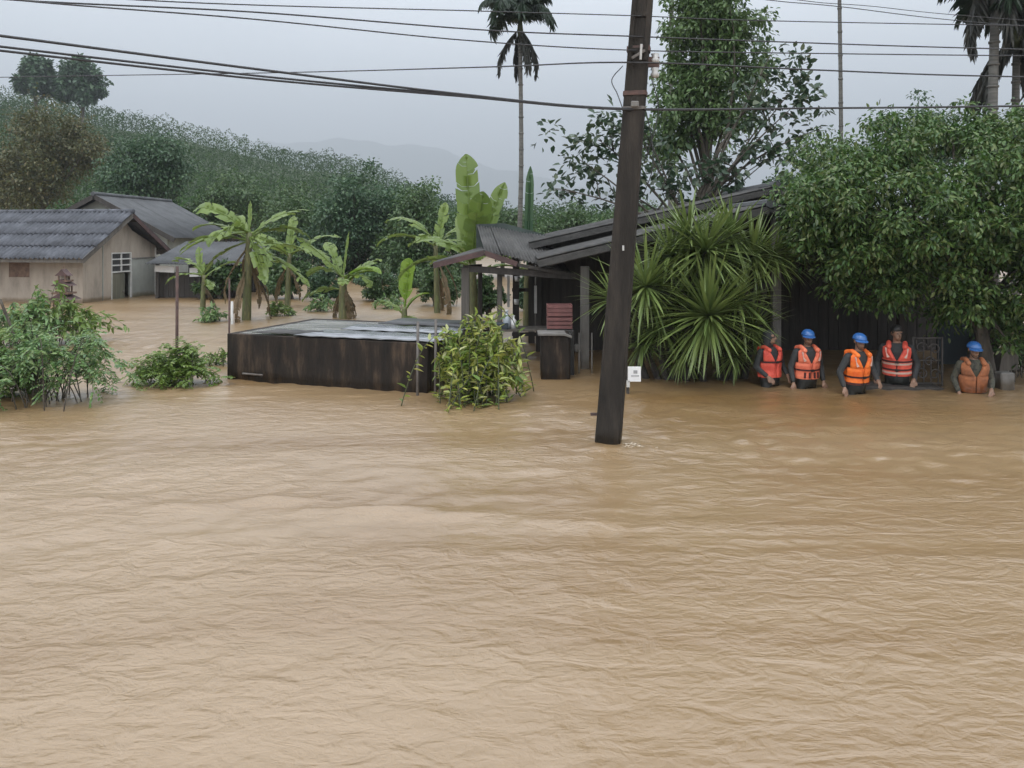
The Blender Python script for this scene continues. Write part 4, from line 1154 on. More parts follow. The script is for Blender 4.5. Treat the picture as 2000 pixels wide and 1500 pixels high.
# workbench inside
wb = thing('workbench', (S(1000, 640, 15.9).x, 15.9, -.8), 'plank bench just above the flood inside the open shed', 'bench')
for k in range(3): MB().box((S(1010, 640, 15.9).x, 15.7 + k * .22, .62), (1.5, .205, .04)).build('plank', M['wood_grey'], wb)
for dx in (-.65, .65):
    for dy in (15.66, 16.18): MB().bar((S(1010, 640, 15.9).x + dx, dy, -.8), (S(1010, 640, 15.9).x + dx, dy, .598), .06).build('leg', M['wood_dark'], wb)
def bottle(u, D, z, h, r_, m, lb):
    x = S(u, 456, D).x
    pts = [(x, D, z), (x, D, z + h * .62), (x, D, z + h * .78), (x, D, z + h * .80), (x, D, z + h)]
    o = thing('bottle', (x, D, z), lb, 'bottle', 'bottles on the shed bench')
    MB().tube(pts, [r_, r_, r_ * .45, r_ * .35, r_ * .35], 10).build('body', m, o, smooth=True)
    MB().tube([(x, D, z + h * .955), (x, D, z + h * 1.02)], r_ * .5, 10).build('cap', M['white_bright'], o)
bottle(990, 15.72, .64, .36, .075, M['bottle'], 'tall clear plastic bottle on the shed bench')
bottle(1003, 15.75, .64, .25, .06, M['white_bright'], 'short white bottle beside the clear bottle on the bench')
MB().box((S(978, 456, 15.8).x, 15.72, .70), (.30, .22, .12)).single('blue_box', M['blue_panel'], 'small dark blue box at the left end of the bench', 'box', bevel=.012)
# pale strips added to stand in for bright gaps through the dark shed
for (u, v0, v1, w, D, lb) in [(993, 538, 600, .055, 17.6, 'long pale strip standing in for a bright gap deep in the open shed'), (1046, 558, 612, .055, 17.0, 'shorter pale strip standing in for a bright gap by the dark shed post')]:
    a, b = S(u, v0, D), S(u, v1, D); MB().box((a.x, D, (a.z + b.z) / 2), (w, .02, a.z - b.z)).single('bright_gap_strip', M['white_paint'], lb, 'strip')
for (u, v, D, lb) in [(1010, 545, 17.8, 'upper small white spot standing in for a bright gap in the shed wall'), (1009, 590, 17.8, 'lower small white spot standing in for a bright gap in the shed wall')]:
    c = S(u, v, D); MB().tube([c - Vector((0, 0, .05)), c + Vector((0, 0, .06))], [.045, .06], 9).single('bright_gap_spot', M['white_bright'], lb, 'bright gap', smooth=True)  # small white shapes added for the bright background showing through the shed
# thin pale pipes by the porch post
for (u, v0, D, lb) in [(1131, 650, 14.5, 'thin pale pipe left of the porch post'), (1156, 650, 14.5, 'thin pale pipe right of the porch post')]:
    c = S(u, v0, D); MB().tube([(c.x, D, -.8), (c.x, D, c.z)], .014, 6).single('thin_pipe', M['concrete_grey'], lb, 'pipe', smooth=True)
c = S(1126, 680, 14.55); MB().ball(c, .075, 10, 8, (.7, .5, 1.1)).single('water_meter', M['concrete_grey'], 'small pale water meter strapped to the left pipe', 'meter', smooth=True)

house = thing('porch_house', (5, 17, -.8), 'dark low house with wide tiered sheet roofs and open porch', 'house')
def slope_pts(ax, az, s, x, y): return Vector((x, y, az - s * abs(x - ax)))
# porch roof (front) and main roof (behind, higher)
pa = P(1500, 400, 14.4); ps = .235
sheet_strips(slope_pts(pa.x, pa.z, ps, .45, 14.3), slope_pts(pa.x, pa.z, ps, .45, 17.3), slope_pts(pa.x, pa.z, ps, pa.x, 14.3), slope_pts(pa.x, pa.z, ps, pa.x, 17.3), 4, M['roof_dark'], house, waves=5, seed=92, seg=1)
sheet_strips(slope_pts(pa.x, pa.z, ps, 9.4, 14.3), slope_pts(pa.x, pa.z, ps, 9.4, 17.3), slope_pts(pa.x, pa.z, ps, pa.x, 14.3), slope_pts(pa.x, pa.z, ps, pa.x, 17.3), 4, M['roof_dark'], house, waves=5, seed=93, seg=1)
ma_ = P(1512, 364, 17.0); ms_ = .228
sheet_strips(slope_pts(ma_.x, ma_.z, ms_, .35, 16.9), slope_pts(ma_.x, ma_.z, ms_, .35, 24), slope_pts(ma_.x, ma_.z, ms_, ma_.x, 16.9), slope_pts(ma_.x, ma_.z, ms_, ma_.x, 24), 8, M['roof_dark'], house, waves=5, seed=94, seg=1)
sheet_strips(slope_pts(ma_.x, ma_.z, ms_, 10.6, 16.9), slope_pts(ma_.x, ma_.z, ms_, 10.6, 24), slope_pts(ma_.x, ma_.z, ms_, ma_.x, 16.9), slope_pts(ma_.x, ma_.z, ms_, ma_.x, 24), 8, M['roof_dark'], house, waves=5, seed=95, seg=1)
for (q, s, y, x0, x1) in ((pa, ps, 14.27, .45, 9.4), (ma_, ms_, 16.87, .35, 10.6)):
    for x in (x0, x1):
        e = slope_pts(q.x, q.z, s, x, y) - Vector((0, 0, .085)); MB().bar(e, (q.x, y, q.z - .085), .03, .12).build('barge_board', M['roof_dark'], house)
    MB().tube([(q.x, y - .05, q.z + .02), (q.x, y + (3.0 if q is pa else 7.2), q.z + .02)], .085, 8).build('ridge_cap', M['roof_grey'], house)
def gable_fill(q, s, y, x0, x1, zb, m):
    MB().prism([(x0, y, zb), (x1, y, zb), (x1, y, q.z - s * (x1 - q.x) - .05), (q.x, y, q.z - .05), (x0, y, q.z - s * (q.x - x0) - .05)], (0, .05, 0)).build('gable_wall', m, house)
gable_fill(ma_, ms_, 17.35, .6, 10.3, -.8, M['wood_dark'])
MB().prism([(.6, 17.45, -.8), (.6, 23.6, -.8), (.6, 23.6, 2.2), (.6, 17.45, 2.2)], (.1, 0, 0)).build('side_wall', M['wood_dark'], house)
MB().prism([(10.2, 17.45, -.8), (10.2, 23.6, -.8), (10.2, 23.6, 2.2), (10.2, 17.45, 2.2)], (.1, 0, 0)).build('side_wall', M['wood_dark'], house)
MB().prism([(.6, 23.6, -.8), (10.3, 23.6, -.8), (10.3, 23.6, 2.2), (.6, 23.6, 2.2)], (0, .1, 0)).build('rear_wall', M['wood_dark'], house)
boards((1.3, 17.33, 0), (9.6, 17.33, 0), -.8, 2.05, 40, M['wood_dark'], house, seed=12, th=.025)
for (u, D, w) in [(1515, 14.55, .15), (1250, 14.6, .13), (1760, 14.7, .13), (1930, 14.7, .13)]:
    x = P(u, 456, D).x; MB().bar((x, D, -.8), (x, D, pa.z - ps * abs(x - pa.x) - .16), w).build('porch_post', M['concrete_grey' if u == 1515 else 'wood_dark'], house, bevel=.008)
for x0, x1 in ((.6, pa.x), (pa.x, 9.2)):
    MB().bar(slope_pts(pa.x, pa.z, ps, x0, 14.56) - Vector((0, 0, .12)), slope_pts(pa.x, pa.z, ps, x1, 14.56) - Vector((0, 0, .12)), .08, .12).build('porch_beam', M['wood_dark'], house)
dx0 = P(1832, 456, 15.5).x; dx1 = P(1874, 456, 15.5).x
MB().prism([(dx0, 15.5, -.8), (dx1 + .35, 15.5, -.8), (dx1 + .35, 15.5, 1.25), (dx0, 15.5, 1.25)], (0, .06, 0)).build('blue_wall_panel', M['blue_panel'], house, bevel=.01)['label'] = 'dull blue grey wall panel'
# low doorstep at the water line
a, b = P(1690, 768, 12.95), P(1845, 772, 12.95)
MB().prism([(a.x, 12.95, -.3), (b.x, 12.95, -.3), (b.x, 12.95, .03), (a.x, 12.95, .05)], (0, .5, 0)).single('doorstep', M['wood_dark'], 'dark step just awash behind the rescue workers', 'step', bevel=.015)
# scrolled iron gate leaf
gx0, gx1, gD = P(1783, 456, 13.25).x, P(1840, 456, 13.25).x, 13.25
gate = thing('iron_gate', ((gx0 + gx1) / 2, gD, -.8), 'rusty scrolled iron gate leaf between two rescue workers', 'gate')
fr = MB()
for x in (gx0, gx1): fr.bar((x, gD, -.8), (x, gD, .80), .025)
for z in (.05, .42, .78): fr.bar((gx0, gD, z), (gx1, gD, z), .02)
fr.build('frame', M['iron'], gate)
gw = gx1 - gx0
for (cx_, cz_, r0, hand) in [(gx0 + gw * .28, .62, .10, 1), (gx0 + gw * .74, .60, .10, -1), (gx0 + gw * .55, .40, .09, 1), (gx0 + gw * .3, .20, .11, -1), (gx0 + gw * .74, .19, .10, 1)]:
    pts = [Vector((cx_ + hand * (r0 * (1 - .75 * t / 14)) * math.cos(t * .55), gD - .01, cz_ + (r0 * (1 - .75 * t / 14)) * math.sin(t * .55))) for t in range(15)]
    MB().tube(pts, .012, 6).build('scroll', M['iron'], gate, smooth=True)
for i in range(4):
    x = gx0 + gw * (i + .5) / 4; MB().bar((x, gD + .005, -.6), (x, gD + .005, .75), .014).build('bar', M['iron'], gate)
# concrete pieces at the far right
MB().prism([P(1958, 690, 13.6), P(1990, 684, 13.6), P(1988, 722, 13.6), P(1952, 726, 13.6)], (0, .2, 0)).single('pale_board', M['wood_grey'], 'pale brown board nailed behind the orchard tree trunk', 'board')
c = P(1962, 765, 13.0); MB().box((c.x, 13.0, .0), (.22, .2, .55)).single('concrete_stub', M['concrete_grey'], 'grey concrete stub beside the orchard tree trunk', 'stub', bevel=.02)

# ------------------------------------------------------------------ utility pole and cables
PB = Vector((1.143, 9.73, 0)); lean = .078
pole = thing('utility_pole', PB + Vector((-lean * .9, 0, -.9)), 'leaning square concrete utility pole standing in the flood', 'utility pole')
def pp(z): return PB + Vector((lean * z, .0, z))
Rp = Matrix.Rotation(rad(-13), 3, 'Z')
def ring(z, w, d):
    c = pp(z); ch = .025
    pts = [(-w, -d + ch), (-w + ch, -d), (w - ch, -d), (w, -d + ch), (w, d - ch), (w - ch, d), (-w + ch, d), (-w, d - ch)]
    return [c + Rp @ Vector((x, y, 0)) for x, y in pts]
zs = [-.9, 0, 1.5, 3, 4.3, 4.42, 5.5, 7.5, 9.0]
def pw(z): return .150 - .0042 * z * 1.4
b_ = MB(); b_.rings([ring(z, pw(z), pw(z) * .85) for z in zs]); b_.build('shaft', M['concrete_dark'], pole)
for s in (-1, 1):     # raised edge ribs of the upper shaft, with cross webs between
    pts = []
    for z in (4.5, 8.9):
        pts.append(pp(z) + Rp @ Vector((s * (pw(z) - .03), -pw(z) * .85 - .008, 0)))
    MB().bar(pts[0], pts[1], .05, .03).build('edge_rib', M['concrete_dark'], pole)
for z in (4.62, 5.05, 5.5, 5.95, 6.4, 6.85, 7.3, 7.75):
    a, b = pp(z) + Rp @ Vector((-pw(z) + .05, -pw(z) * .85 - .006, 0)), pp(z) + Rp @ Vector((pw(z) - .05, -pw(z) * .85 - .006, 0))
    MB().bar(a, b, .03, .06).build('cross_web', M['concrete_dark'], pole)
def band(z, h, m, grow=.012):
    b = MB(); b.rings([ring(z, pw(z) + grow, pw(z) * .85 + grow), ring(z + h, pw(z) + grow, pw(z) * .85 + grow)]); return b.build('clamp_band', m, pole)
band(4.10, .05, M['rust']); band(4.62, .06, M['rust']); band(3.93, .035, M['steel_post'])
q = pp(4.58)
MB().bar(q + Vector((-.10, -.16, -.06)), q + Vector((.05, -.16, .03)), .03).build('bracket', M['steel_post'], pole)
MB().bar(q + Vector((.0, -.165, -.08)), q + Vector((.01, -.165, .10)), .025).build('bracket', M['insulator'], pole)
for (dx, z) in ((.20, 4.55), (.21, 4.38)):
    c = pp(z) + Vector((dx, -.02, 0)); MB().tube([c - Vector((0, 0, .06)), c - Vector((0, 0, .02)), c, c + Vector((0, 0, .05))], [.045, .055, .035, .05], 9).build('insulator', M['insulator'], pole, smooth=True)
MB().bar(pp(4.50) + Vector((.1, -.02, 0)), pp(4.50) + Vector((.25, -.02, 0)), .04, .12).build('bracket', M['rust'], pole)
c = pp(3.98) + Vector((-.02, -.17, 0)); MB().box(c, (.09, .05, .07)).build('cable_clamp', M['concrete_grey'], pole, bevel=.01)
MB().bar(pp(.33) + Vector((-.24, -.03, 0)), pp(.33) + Vector((-.12, -.03, 0)), .03).build('step_bolt', M['rust'], pole)
b = pp(2.3) + Vector((-.02, -.14, 0)); MB().box(b, (.02, .015, .06)).build('number_plate', M['insulator'], pole)
# loose lead wires down the pole sides
for k, (o1, o2, z0, z1) in enumerate([(-.26, -.20, 4.45, 3.95), (.24, .22, 4.3, 3.3), (.20, .24, 3.9, 2.9)]):
    pts = curve([pp(z0) + Vector((o1 * .7, -.05, 0)), pp((z0 * 2 + z1) / 3) + Vector((o1 * 1.15, -.06, 0)), pp((z0 + z1 * 2) / 3) + Vector((o2 * 1.1, -.06, 0)), pp(z1) + Vector((o2 * .72, -.05, 0))], 6)
    MB().tube(pts, .006, 5).build('lead_wire', M['wire'], pole, smooth=True)

def cable(pts, r_, label, n=12):
    pts = [P(*p) for p in pts]
    MB().tube(curve(pts, n), r_, 5).single('overhead_cable', M['wire'], label, 'cable', 'overhead cables', smooth=True)
DP = 9.6
cable([(-500, -70, 6.2), (270, 0, 7.6), (950, 22, 9.0), (1243, 31, DP), (1475, 40, 9.8), (2000, 50, 10.4), (2500, 55, 10.9)], .0065, 'topmost thin cable crossing the whole sky')
cable([(-450, -48, 6.4), (0, -2, 7.0), (500, 24, 8.0), (950, 59, 9.0), (1235, 71, DP), (1640, 86, 9.9), (1900, 94, 10.2), (2450, 108, 10.8)], .0085, 'second thick cable from the top, fixed high on the pole')
cable([(-450, -58, 6.2), (30, 0, 7.0), (500, 38, 8.0), (900, 78, 8.9), (1230, 98, DP), (1640, 105, 9.9), (2000, 109, 10.3), (2450, 113, 10.8)], .0075, 'third cable, meeting the pole at its rusty bracket')
cable([(-600, 163, 26), (0, 151, 20), (540, 142, 15.5), (950, 131, 11.5), (1228, 122, DP), (1600, 137, 9.9), (1900, 148, 10.2), (2450, 158, 10.7)], .010, 'cable sloping the other way from the far left up to the pole')
for (v0, v1, dv, rr, lb) in [(70, 136, 0, .013, 'uppermost of three cables drooping together to the pole'), (91, 148, 3, .011, 'middle one of three cables drooping together to the pole'), (99, 154, 6, .011, 'lowest of three cables drooping together to the pole')]:
    cable([(-450, v0 - 55, 6.0), (0, v0, 6.9), (500, v1 + (-1 if dv == 0 else 0), 7.9), (900, 184 + dv * .7, 8.8), (1215, 212 + dv * .3, DP), (1640, 211, 9.9), (1930, 208, 10.2), (2450, 200, 10.7)], rr, lb)
cable([(1262, -34, DP), (1500, 0, 10.2), (1640, 13, 10.6), (1900, 43, 11.6), (2400, 82, 13)], .006, 'upper right thin cable leaving the pole above the picture')
cable([(1262, -50, DP), (1560, 0, 10.3), (1700, 12, 10.8), (1900, 32, 11.5), (2400, 68, 13)], .005, 'thinnest cable in the upper right corner of the sky')

b = P(560, 600, 27.5)
banana('slim banana plant half hidden behind bushes right of the tallest one', (b.x, 27.5, -.4), 2.2, .10,
       [(150, .9, 1.9, .42, 1.3, 'banana'), (20, .8, 1.9, .42, 1.2, 'banana'), (90, 1.4, 1.6, .35, .4, 'banana'), (190, .3, 1.7, .4, 1.3, 'banana'), (-20, .3, 1.7, .4, 1.3, 'banana'), (-100, .7, 1.5, .4, 1.5, 'banana')], 13, dry=3)
b = P(855, 590, 25.5)
banana('slim banana plant with arching leaves left of the first shed post', (b.x, 25.5, -.4), 2.6, .10,
       [(160, .9, 2.0, .42, 1.6, 'banana'), (185, .5, 2.0, .42, 1.5, 'banana'), (30, .9, 1.8, .4, 1.4, 'banana'), (80, 1.4, 1.7, .4, .3, 'banana'), (-10, .2, 1.6, .4, 1.3, 'banana'), (-110, .6, 1.5, .4, 1.5, 'banana')], 15, dry=3)
b = P(395, 595, 27.0)
banana('small banana plant before the lean-to shed with drooping leaves', (b.x, 27.0, -.4), 1.5, .09,
       [(160, .8, 1.5, .38, 1.4, 'banana'), (15, .8, 1.5, .38, 1.4, 'banana'), (85, 1.35, 1.3, .3, .3, 'banana'), (-60, .5, 1.3, .35, 1.6, 'banana'), (200, .2, 1.3, .35, 1.3, 'banana')], 17, dry=4)

# small white sign on a short post
sp_ = P(1236, 760, 12.6)
sg = thing('small_sign', (sp_.x - .06, 12.6, -.8), 'small white sign plate on a short dark post behind the utility pole', 'sign')
MB().bar((sp_.x - .075, 12.62, -.8), (sp_.x - .075, 12.62, .42), .045).build('post', M['wood_dark'], sg)
MB().box((sp_.x + .02, 12.58, .31), (.20, .02, .23)).build('plate', M['white_bright'], sg, bevel=.004)
MB().box((sp_.x + .035, 12.568, .345), (.06, .004, .05)).build('mark', M['sign_ink'], sg)
MB().box((sp_.x + .03, 12.568, .285), (.12, .004, .016)).build('mark', M['sign_ink'], sg)
MB().box((sp_.x - .075, 12.58, .16), (.05, .02, .10)).build('lower_plate', M['white_paint'], sg)

# ------------------------------------------------------------------ near plants
b = P(480, 625, 23.4); b.z = 0
banana('tallest banana plant with torn leaves spreading on all sides', (b.x, 23.4, -.3), 2.8, .125,
       [(150, .95, 2.1, .5, 1.5, 'banana'), (22, .75, 1.9, .5, .9, 'banana'), (185, .25, 2.1, .5, 1.2, 'banana'), (-10, .15, 2.0, .5, .9, 'banana'), (205, -.05, 2.0, .45, .8, 'banana'), (-40, -.25, 1.9, .45, .8, 'banana'),
        (90, 1.35, 1.2, .12, .1, 'banana'), (120, 1.0, 1.7, .45, 1.2, 'banana'), (-95, .5, 1.5, .45, 1.6, 'banana'), (-60, -.5, 2.1, .4, .5, 'banana'), (165, .6, 2.0, .5, 1.3, 'banana'), (40, 1.0, 1.8, .5, 1.3, 'banana'), (-120, .3, 1.6, .45, 1.7, 'banana'), (10, .45, 1.9, .45, 1.5, 'banana'), (175, -.3, 1.8, .45, .9, 'banana'), (-15, -.4, 2.2, .45, .5, 'banana')], 3, dry=7)
b = P(672, 620, 23.8)
banana('middle banana plant with a pale upright young leaf', (b.x, 23.8, -.3), 1.5, .15,
       [(170, .95, 1.8, .4, .5, 'banana'), (60, 1.35, 1.5, .10, .1, 'banana'), (10, .8, 1.2, .4, 1.4, 'banana_y'), (200, .2, 1.3, .35, 1.4, 'banana'), (-30, .3, 1.2, .4, 1.6, 'banana'), (120, 1.1, 1.6, .4, .8, 'banana'), (-80, .6, 1.1, .35, 1.6, 'banana'), (30, 1.0, 1.5, .45, 1.0, 'banana'), (150, .5, 1.5, .4, 1.5, 'banana'), (-20, .7, 1.4, .4, 1.5, 'banana_y')], 5, dry=8)
b = P(790, 612, 22.5)
banana('small banana plant with one bright yellow green upright leaf', (b.x, 22.5, -.3), .75, .10,
       [(60, 1.48, 1.35, .55, -.05, 'banana_y'), (20, 1.0, .9, .3, 1.2, 'banana_y'), (165, .9, .9, .3, 1.4, 'banana'), (-60, .5, .8, .3, 1.6, 'banana')], 7, dry=3)
b = P(925, 470, 19.8)
banana('huge banana plant with broad upright leaves rising behind the shed', (b.x, 19.8, -.8), 2.6, .15,
       [(96, 1.54, 2.62, .62, .12, 'banana', -.05), (84, 1.50, 2.2, .42, .10, 'banana', .36), (-88, 1.40, 2.0, .55, .3, 'banana', .14), (80, 1.35, 1.8, .45, .6, 'banana', -.25), (160, .75, 1.9, .5, 1.6, 'banana'), (185, .35, 2.0, .5, 1.6, 'banana'), (-70, 1.25, 1.6, .6, .4, 'banana'), (10, .5, 1.7, .4, 1.7, 'banana'), (-25, .9, 1.8, .35, 1.5, 'banana'), (215, .9, 1.5, .5, 1.2, 'banana')], 9, dry=2)
b = P(1030, 500, 21.0)
banana('furled dark banana leaf standing behind the shed ridge', (b.x, 21, -.8), 2.4, .13,
       [(88, 1.55, 2.6, .24, -.02, 'dark', .03), (170, .8, 1.6, .4, 1.7, 'banana'), (15, .7, 1.6, .4, 1.8, 'banana')], 11, dry=1)

# sword-leaved clump
D = 13.7
dr_root = thing('sword_leaf_clump', (P(1375, 456, D).x, D, -.8), 'large clump of spiky sword leaved rosettes by the house', 'spiky plant')
def sword_mesh(Lf, w, droop, seed):
    n = 6; V = []; F4 = []
    x = z = 0.; a = 0.
    for i in range(n + 1):
        t = i / n; ww = w * .5 * (math.sin(min(1, t * 1.7 + .25) * math.pi / 2)) * (1 - t ** 3 * .96)
        V += [(x, -ww, z + ww * .35), (x, 0, z), (x, ww, z + ww * .35)]
        x += math.cos(a) * Lf / n; z += math.sin(a) * Lf / n; a -= droop / n * (.3 + 1.3 * t)
    for i in range(n):
        k = i * 3; F4 += [(k, k + 1, k + 4, k + 3), (k + 1, k + 2, k + 5, k + 4)]
    me = np_mesh('leaf', np.array(V), np.array(F4)); me.materials.append(L['dracaena']); return me
SW = [sword_mesh(1.0, .054, d_, i) for i, d_ in enumerate((.06, .22, .45, .8))]
rs = np.random.default_rng(77)
ros = [(1378, 492, 13.6, 1.00, 58), (1470, 500, 13.8, .86, 44), (1385, 618, 13.2, 1.12, 70), (1262, 560, 13.6, .98, 46), (1310, 500, 13.9, .88, 34), (1200, 585, 13.9, .8, 22), (1440, 585, 13.5, .9, 24), (1345, 462, 13.9, .92, 0), (1428, 460, 13.9, .95, 0), (1290, 640, 13.7, .75, 0), (1470, 640, 13.8, .7, 0), (1335, 690, 13.5, .6, 0), (1435, 695, 13.5, .6, 0), (1255, 670, 13.8, .6, 0), (1512, 500, 13.9, .78, 0)]
for (u, v, D, sc, n) in ros:
    c = P(u, v, D)
    m_ = MB(); g0 = Vector((P(1375, 456, 13.8).x + (c.x - P(1375, 456, 13.8).x) * .45, 13.9, -.8))
    m_.tube(curve([g0, g0.lerp(c, .55) + Vector((0, .1, .1)), c], 5), [.07, .068, .066, .064, .062, .06, .058, .056, .054, .052, .05], 7)
    rz = m_.build('rosette', M['wood_dark'], dr_root, smooth=True); rz['label'] = 'woody stem carrying one rosette of sword leaves'
    for i in range(n):
        t = (i + .5) / n
        el = math.asin(1 - 1.9 * t) * .92 + rs.normal(0, .1)
        az = i * 2.39996 + rs.normal(0, .2)
        k = 0 if el > .9 else (1 if el > .3 else (2 if el > -.25 else int(rs.choice([0, 1, 2]))))
        o = link('leaf', SW[k], rz)
        s = sc * rs.uniform(.85, 1.12)
        mat_ = Matrix.Translation(c - wloc(dr_root)) @ Matrix.Rotation(az, 4, 'Z') @ Matrix.Rotation(-el, 4, 'Y') @ Matrix.Translation((.03, 0, 0)) @ Matrix.Scale(s, 4)
        o.matrix_local = mat_
    # the crowded inner leaves of the rosette
    V_, F_ = [], []
    for i in range(int(n * 3.3) if n else 140):
        t = rs.random(); el = math.asin(1 - 1.92 * t) * .92 + rs.normal(0, .12); az = rs.uniform(0, 6.283)
        k = 0 if el > .9 else (1 if el > .3 else 2)
        mm = Matrix.Translation(c - wloc(dr_root)) @ Matrix.Rotation(az, 4, 'Z') @ Matrix.Rotation(-el, 4, 'Y') @ Matrix.Scale(sc * rs.uniform(.6, 1.1), 4)
        off = len(V_)
        V_ += [tuple(mm @ w_.co) for w_ in SW[k].vertices]; F_ += [tuple(off + q for q in p_.vertices) for p_ in SW[k].polygons]
    inner = link('inner_leaves', np_mesh('inner_leaves', np.array(V_), np.array(F_)), dr_root, L['dracaena']); inner['kind'] = 'stuff'

# croton bush by the tank, shrubs on the left
b = P(935, 772, 12.2); b.z = 0
shrub('croton_bush', 'yellow variegated croton bush spilling over the tank corner', 'bush', b, 92, .80, 1.30, (.08, .17), (.28, .42), L['croton'], M['cane'], 41, per=30, droop=.4, arch=.6, spread=1.5, ysq=.5, start=.10, qmax=.95)
b = P(95, 785, 12.05); b.z = 0
shrub('wet_shrub', 'big wet green shrub at the picture edge, its branches trailing in the water', 'bush', b, 38, 1.28, 1.5, (.05, .095), (.36, .52), L['bush'], M['bark'], 42, per=10, droop=.3, arch=.75, pinnate=True, spread=1.3, ysq=.6, start=.3)
b = P(-20, 780, 12.3); b.z = 0
shrub('wet_shrub', 'lower leafy shrub half cut off by the picture edge', 'bush', b, 30, .7, .85, (.06, .11), (.36, .5), L['bush2'], M['bark'], 43, per=14, pinnate=True, arch=.7, spread=1.0)
b = P(110, 640, 18.5); b.z = 0
shrub('feathery_shrub', 'feathery green shrub in front of the tiled cottage', 'bush', b, 56, 1.5, 1.3, (.13, .24), (.26, .4), L['bush2'], M['cane'], 44, per=16, arch=.6, pinnate=False, spread=1.6, ysq=.6)
b = P(35, 640, 18.0); b.z = 0
shrub('feathery_shrub', 'second feathery shrub by the white porch post of the cottage', 'bush', b, 40, 1.2, 1.2, (.12, .22), (.26, .4), L['bush'], M['cane'], 45, per=16, arch=.6, spread=1.2, ysq=.6)
b = P(345, 748, 13.5); b.z = 0
shrub('low_shrub', 'low yellow green shrub around the rusty post', 'bush', b, 24, .80, .66, (.06, .10), (.32, .46), L['bush2'], M['cane'], 46, per=11, arch=.7, pinnate=True, spread=.9, ysq=.6)
b = P(425, 690, 15.5); b.z = 0
shrub('low_shrub', 'tiny leafy shrub against the tank end', 'bush', b, 16, .38, .34, (.06, .10), (.36, .5), L['bush2'], M['cane'], 47, per=12, arch=.6, spread=.5)
for i, (u, v, D, rc, h, lb) in enumerate([(415, 622, 23, .45, .5, 'drooping broken branch beside the tallest banana plant'), (545, 618, 24.5, .4, .5, 'leafy tuft right of the tallest banana stem'), (630, 600, 26, .5, .55, 'scrubby tuft left of the middle banana plant'),
                                         (900, 622, 17.5, .4, .55, 'dark weedy tuft inside the shed posts'), (765, 600, 27, .6, .5, 'weedy tuft behind the small banana plant')]):
    b = P(u, v, D); b.z = 0
    shrub('weed_tuft', lb, 'weeds', b, 18, rc, h, (.10, .2), (.3, .45), L['bush2' if i % 2 else 'bush'], M['cane'], 50 + i, per=13, arch=.6, group='weed tufts in the flood', spread=.6)
# bare leaning stick at the left edge
MB().tube(curve([P(40, 690, 12.4), P(22, 640, 12.4), P(0, 585, 12.4)], 5), [.02] * 11, 6).single('bare_stick', M['bark'], 'bare stick leaning out of the big wet shrub', 'stick', smooth=True)

# ------------------------------------------------------------------ rescue workers
TOR = np.array([(.78, .150, .115), (.88, .168, .120), (1.0, .150, .105), (1.14, .165, .115), (1.27, .182, .118), (1.34, .170, .100), (1.40, .075, .065)])
def tor(z): return np.interp(z, TOR[:, 0], TOR[:, 1]), np.interp(z, TOR[:, 0], TOR[:, 2])

def capsule(mb, p0, r0, p1, r1, n=10):
    p0, p1 = Vector(p0), Vector(p1); d = (p1 - p0).normalized()
    pts = [p0 - d * r0 * .95, p0 - d * r0 * .6, p0, p1, p1 + d * r1 * .6, p1 + d * r1 * .95]
    mb.tube(pts, [r0 * .3, r0 * .8, r0, r1, r1 * .8, r1 * .3], n)

def melt(mb, voxel, it=5):
    """closed overlapping shapes -> one continuous surface"""
    me = bpy.data.meshes.new('raw'); me.from_pydata(mb.v, [], mb.f)
    bm = bmesh.new(); bm.from_mesh(me); bmesh.ops.recalc_face_normals(bm, faces=bm.faces); bm.to_mesh(me); bm.free()
    o = bpy.data.objects.new('raw', me); COL.objects.link(o)
    m = o.modifiers.new('r', 'REMESH'); m.mode = 'VOXEL'; m.voxel_size = voxel
    s = o.modifiers.new('s', 'SMOOTH'); s.iterations = it; s.factor = .5
    dg = bpy.context.evaluated_depsgraph_get()
    res = bpy.data.meshes.new_from_object(o.evaluated_get(dg))
    bpy.data.objects.remove(o); bpy.data.meshes.remove(me)
    for p in res.polygons: p.use_smooth = True
    return res

def hand(mb, w, d, side):
    """palm and five fingers from wrist w along d"""
    w, d = Vector(w), Vector(d).normalized()
    a = d.cross(Vector((0, 1, 0)));  a = a.normalized() if a.length > .1 else Vector((1, 0, 0))
    nrm = a.cross(d)
    capsule(mb, w, .026, w + d * .05, .033, 8)
    for k in (-1, 1): capsule(mb, w + d * .03 + a * .018 * k, .022, w + d * .075 + a * .022 * k, .018, 8)
    for i, ln in enumerate((.062, .072, .068, .052)):
        b = w + d * .085 + a * (-.033 + .022 * i)
        m1 = b + d * ln * .55 + nrm * .012; e = m1 + d * ln * .4 + nrm * .022
        capsule(mb, b, .0095, m1, .009, 6); capsule(mb, m1, .009, e, .0078, 6)
    t0 = w + d * .03 + a * .03 * side; t1 = t0 + d * .03 + a * .028 * side; capsule(mb, t0, .013, t1, .011, 6); capsule(mb, t1, .011, t1 + d * .03 + nrm * .01, .009, 6)

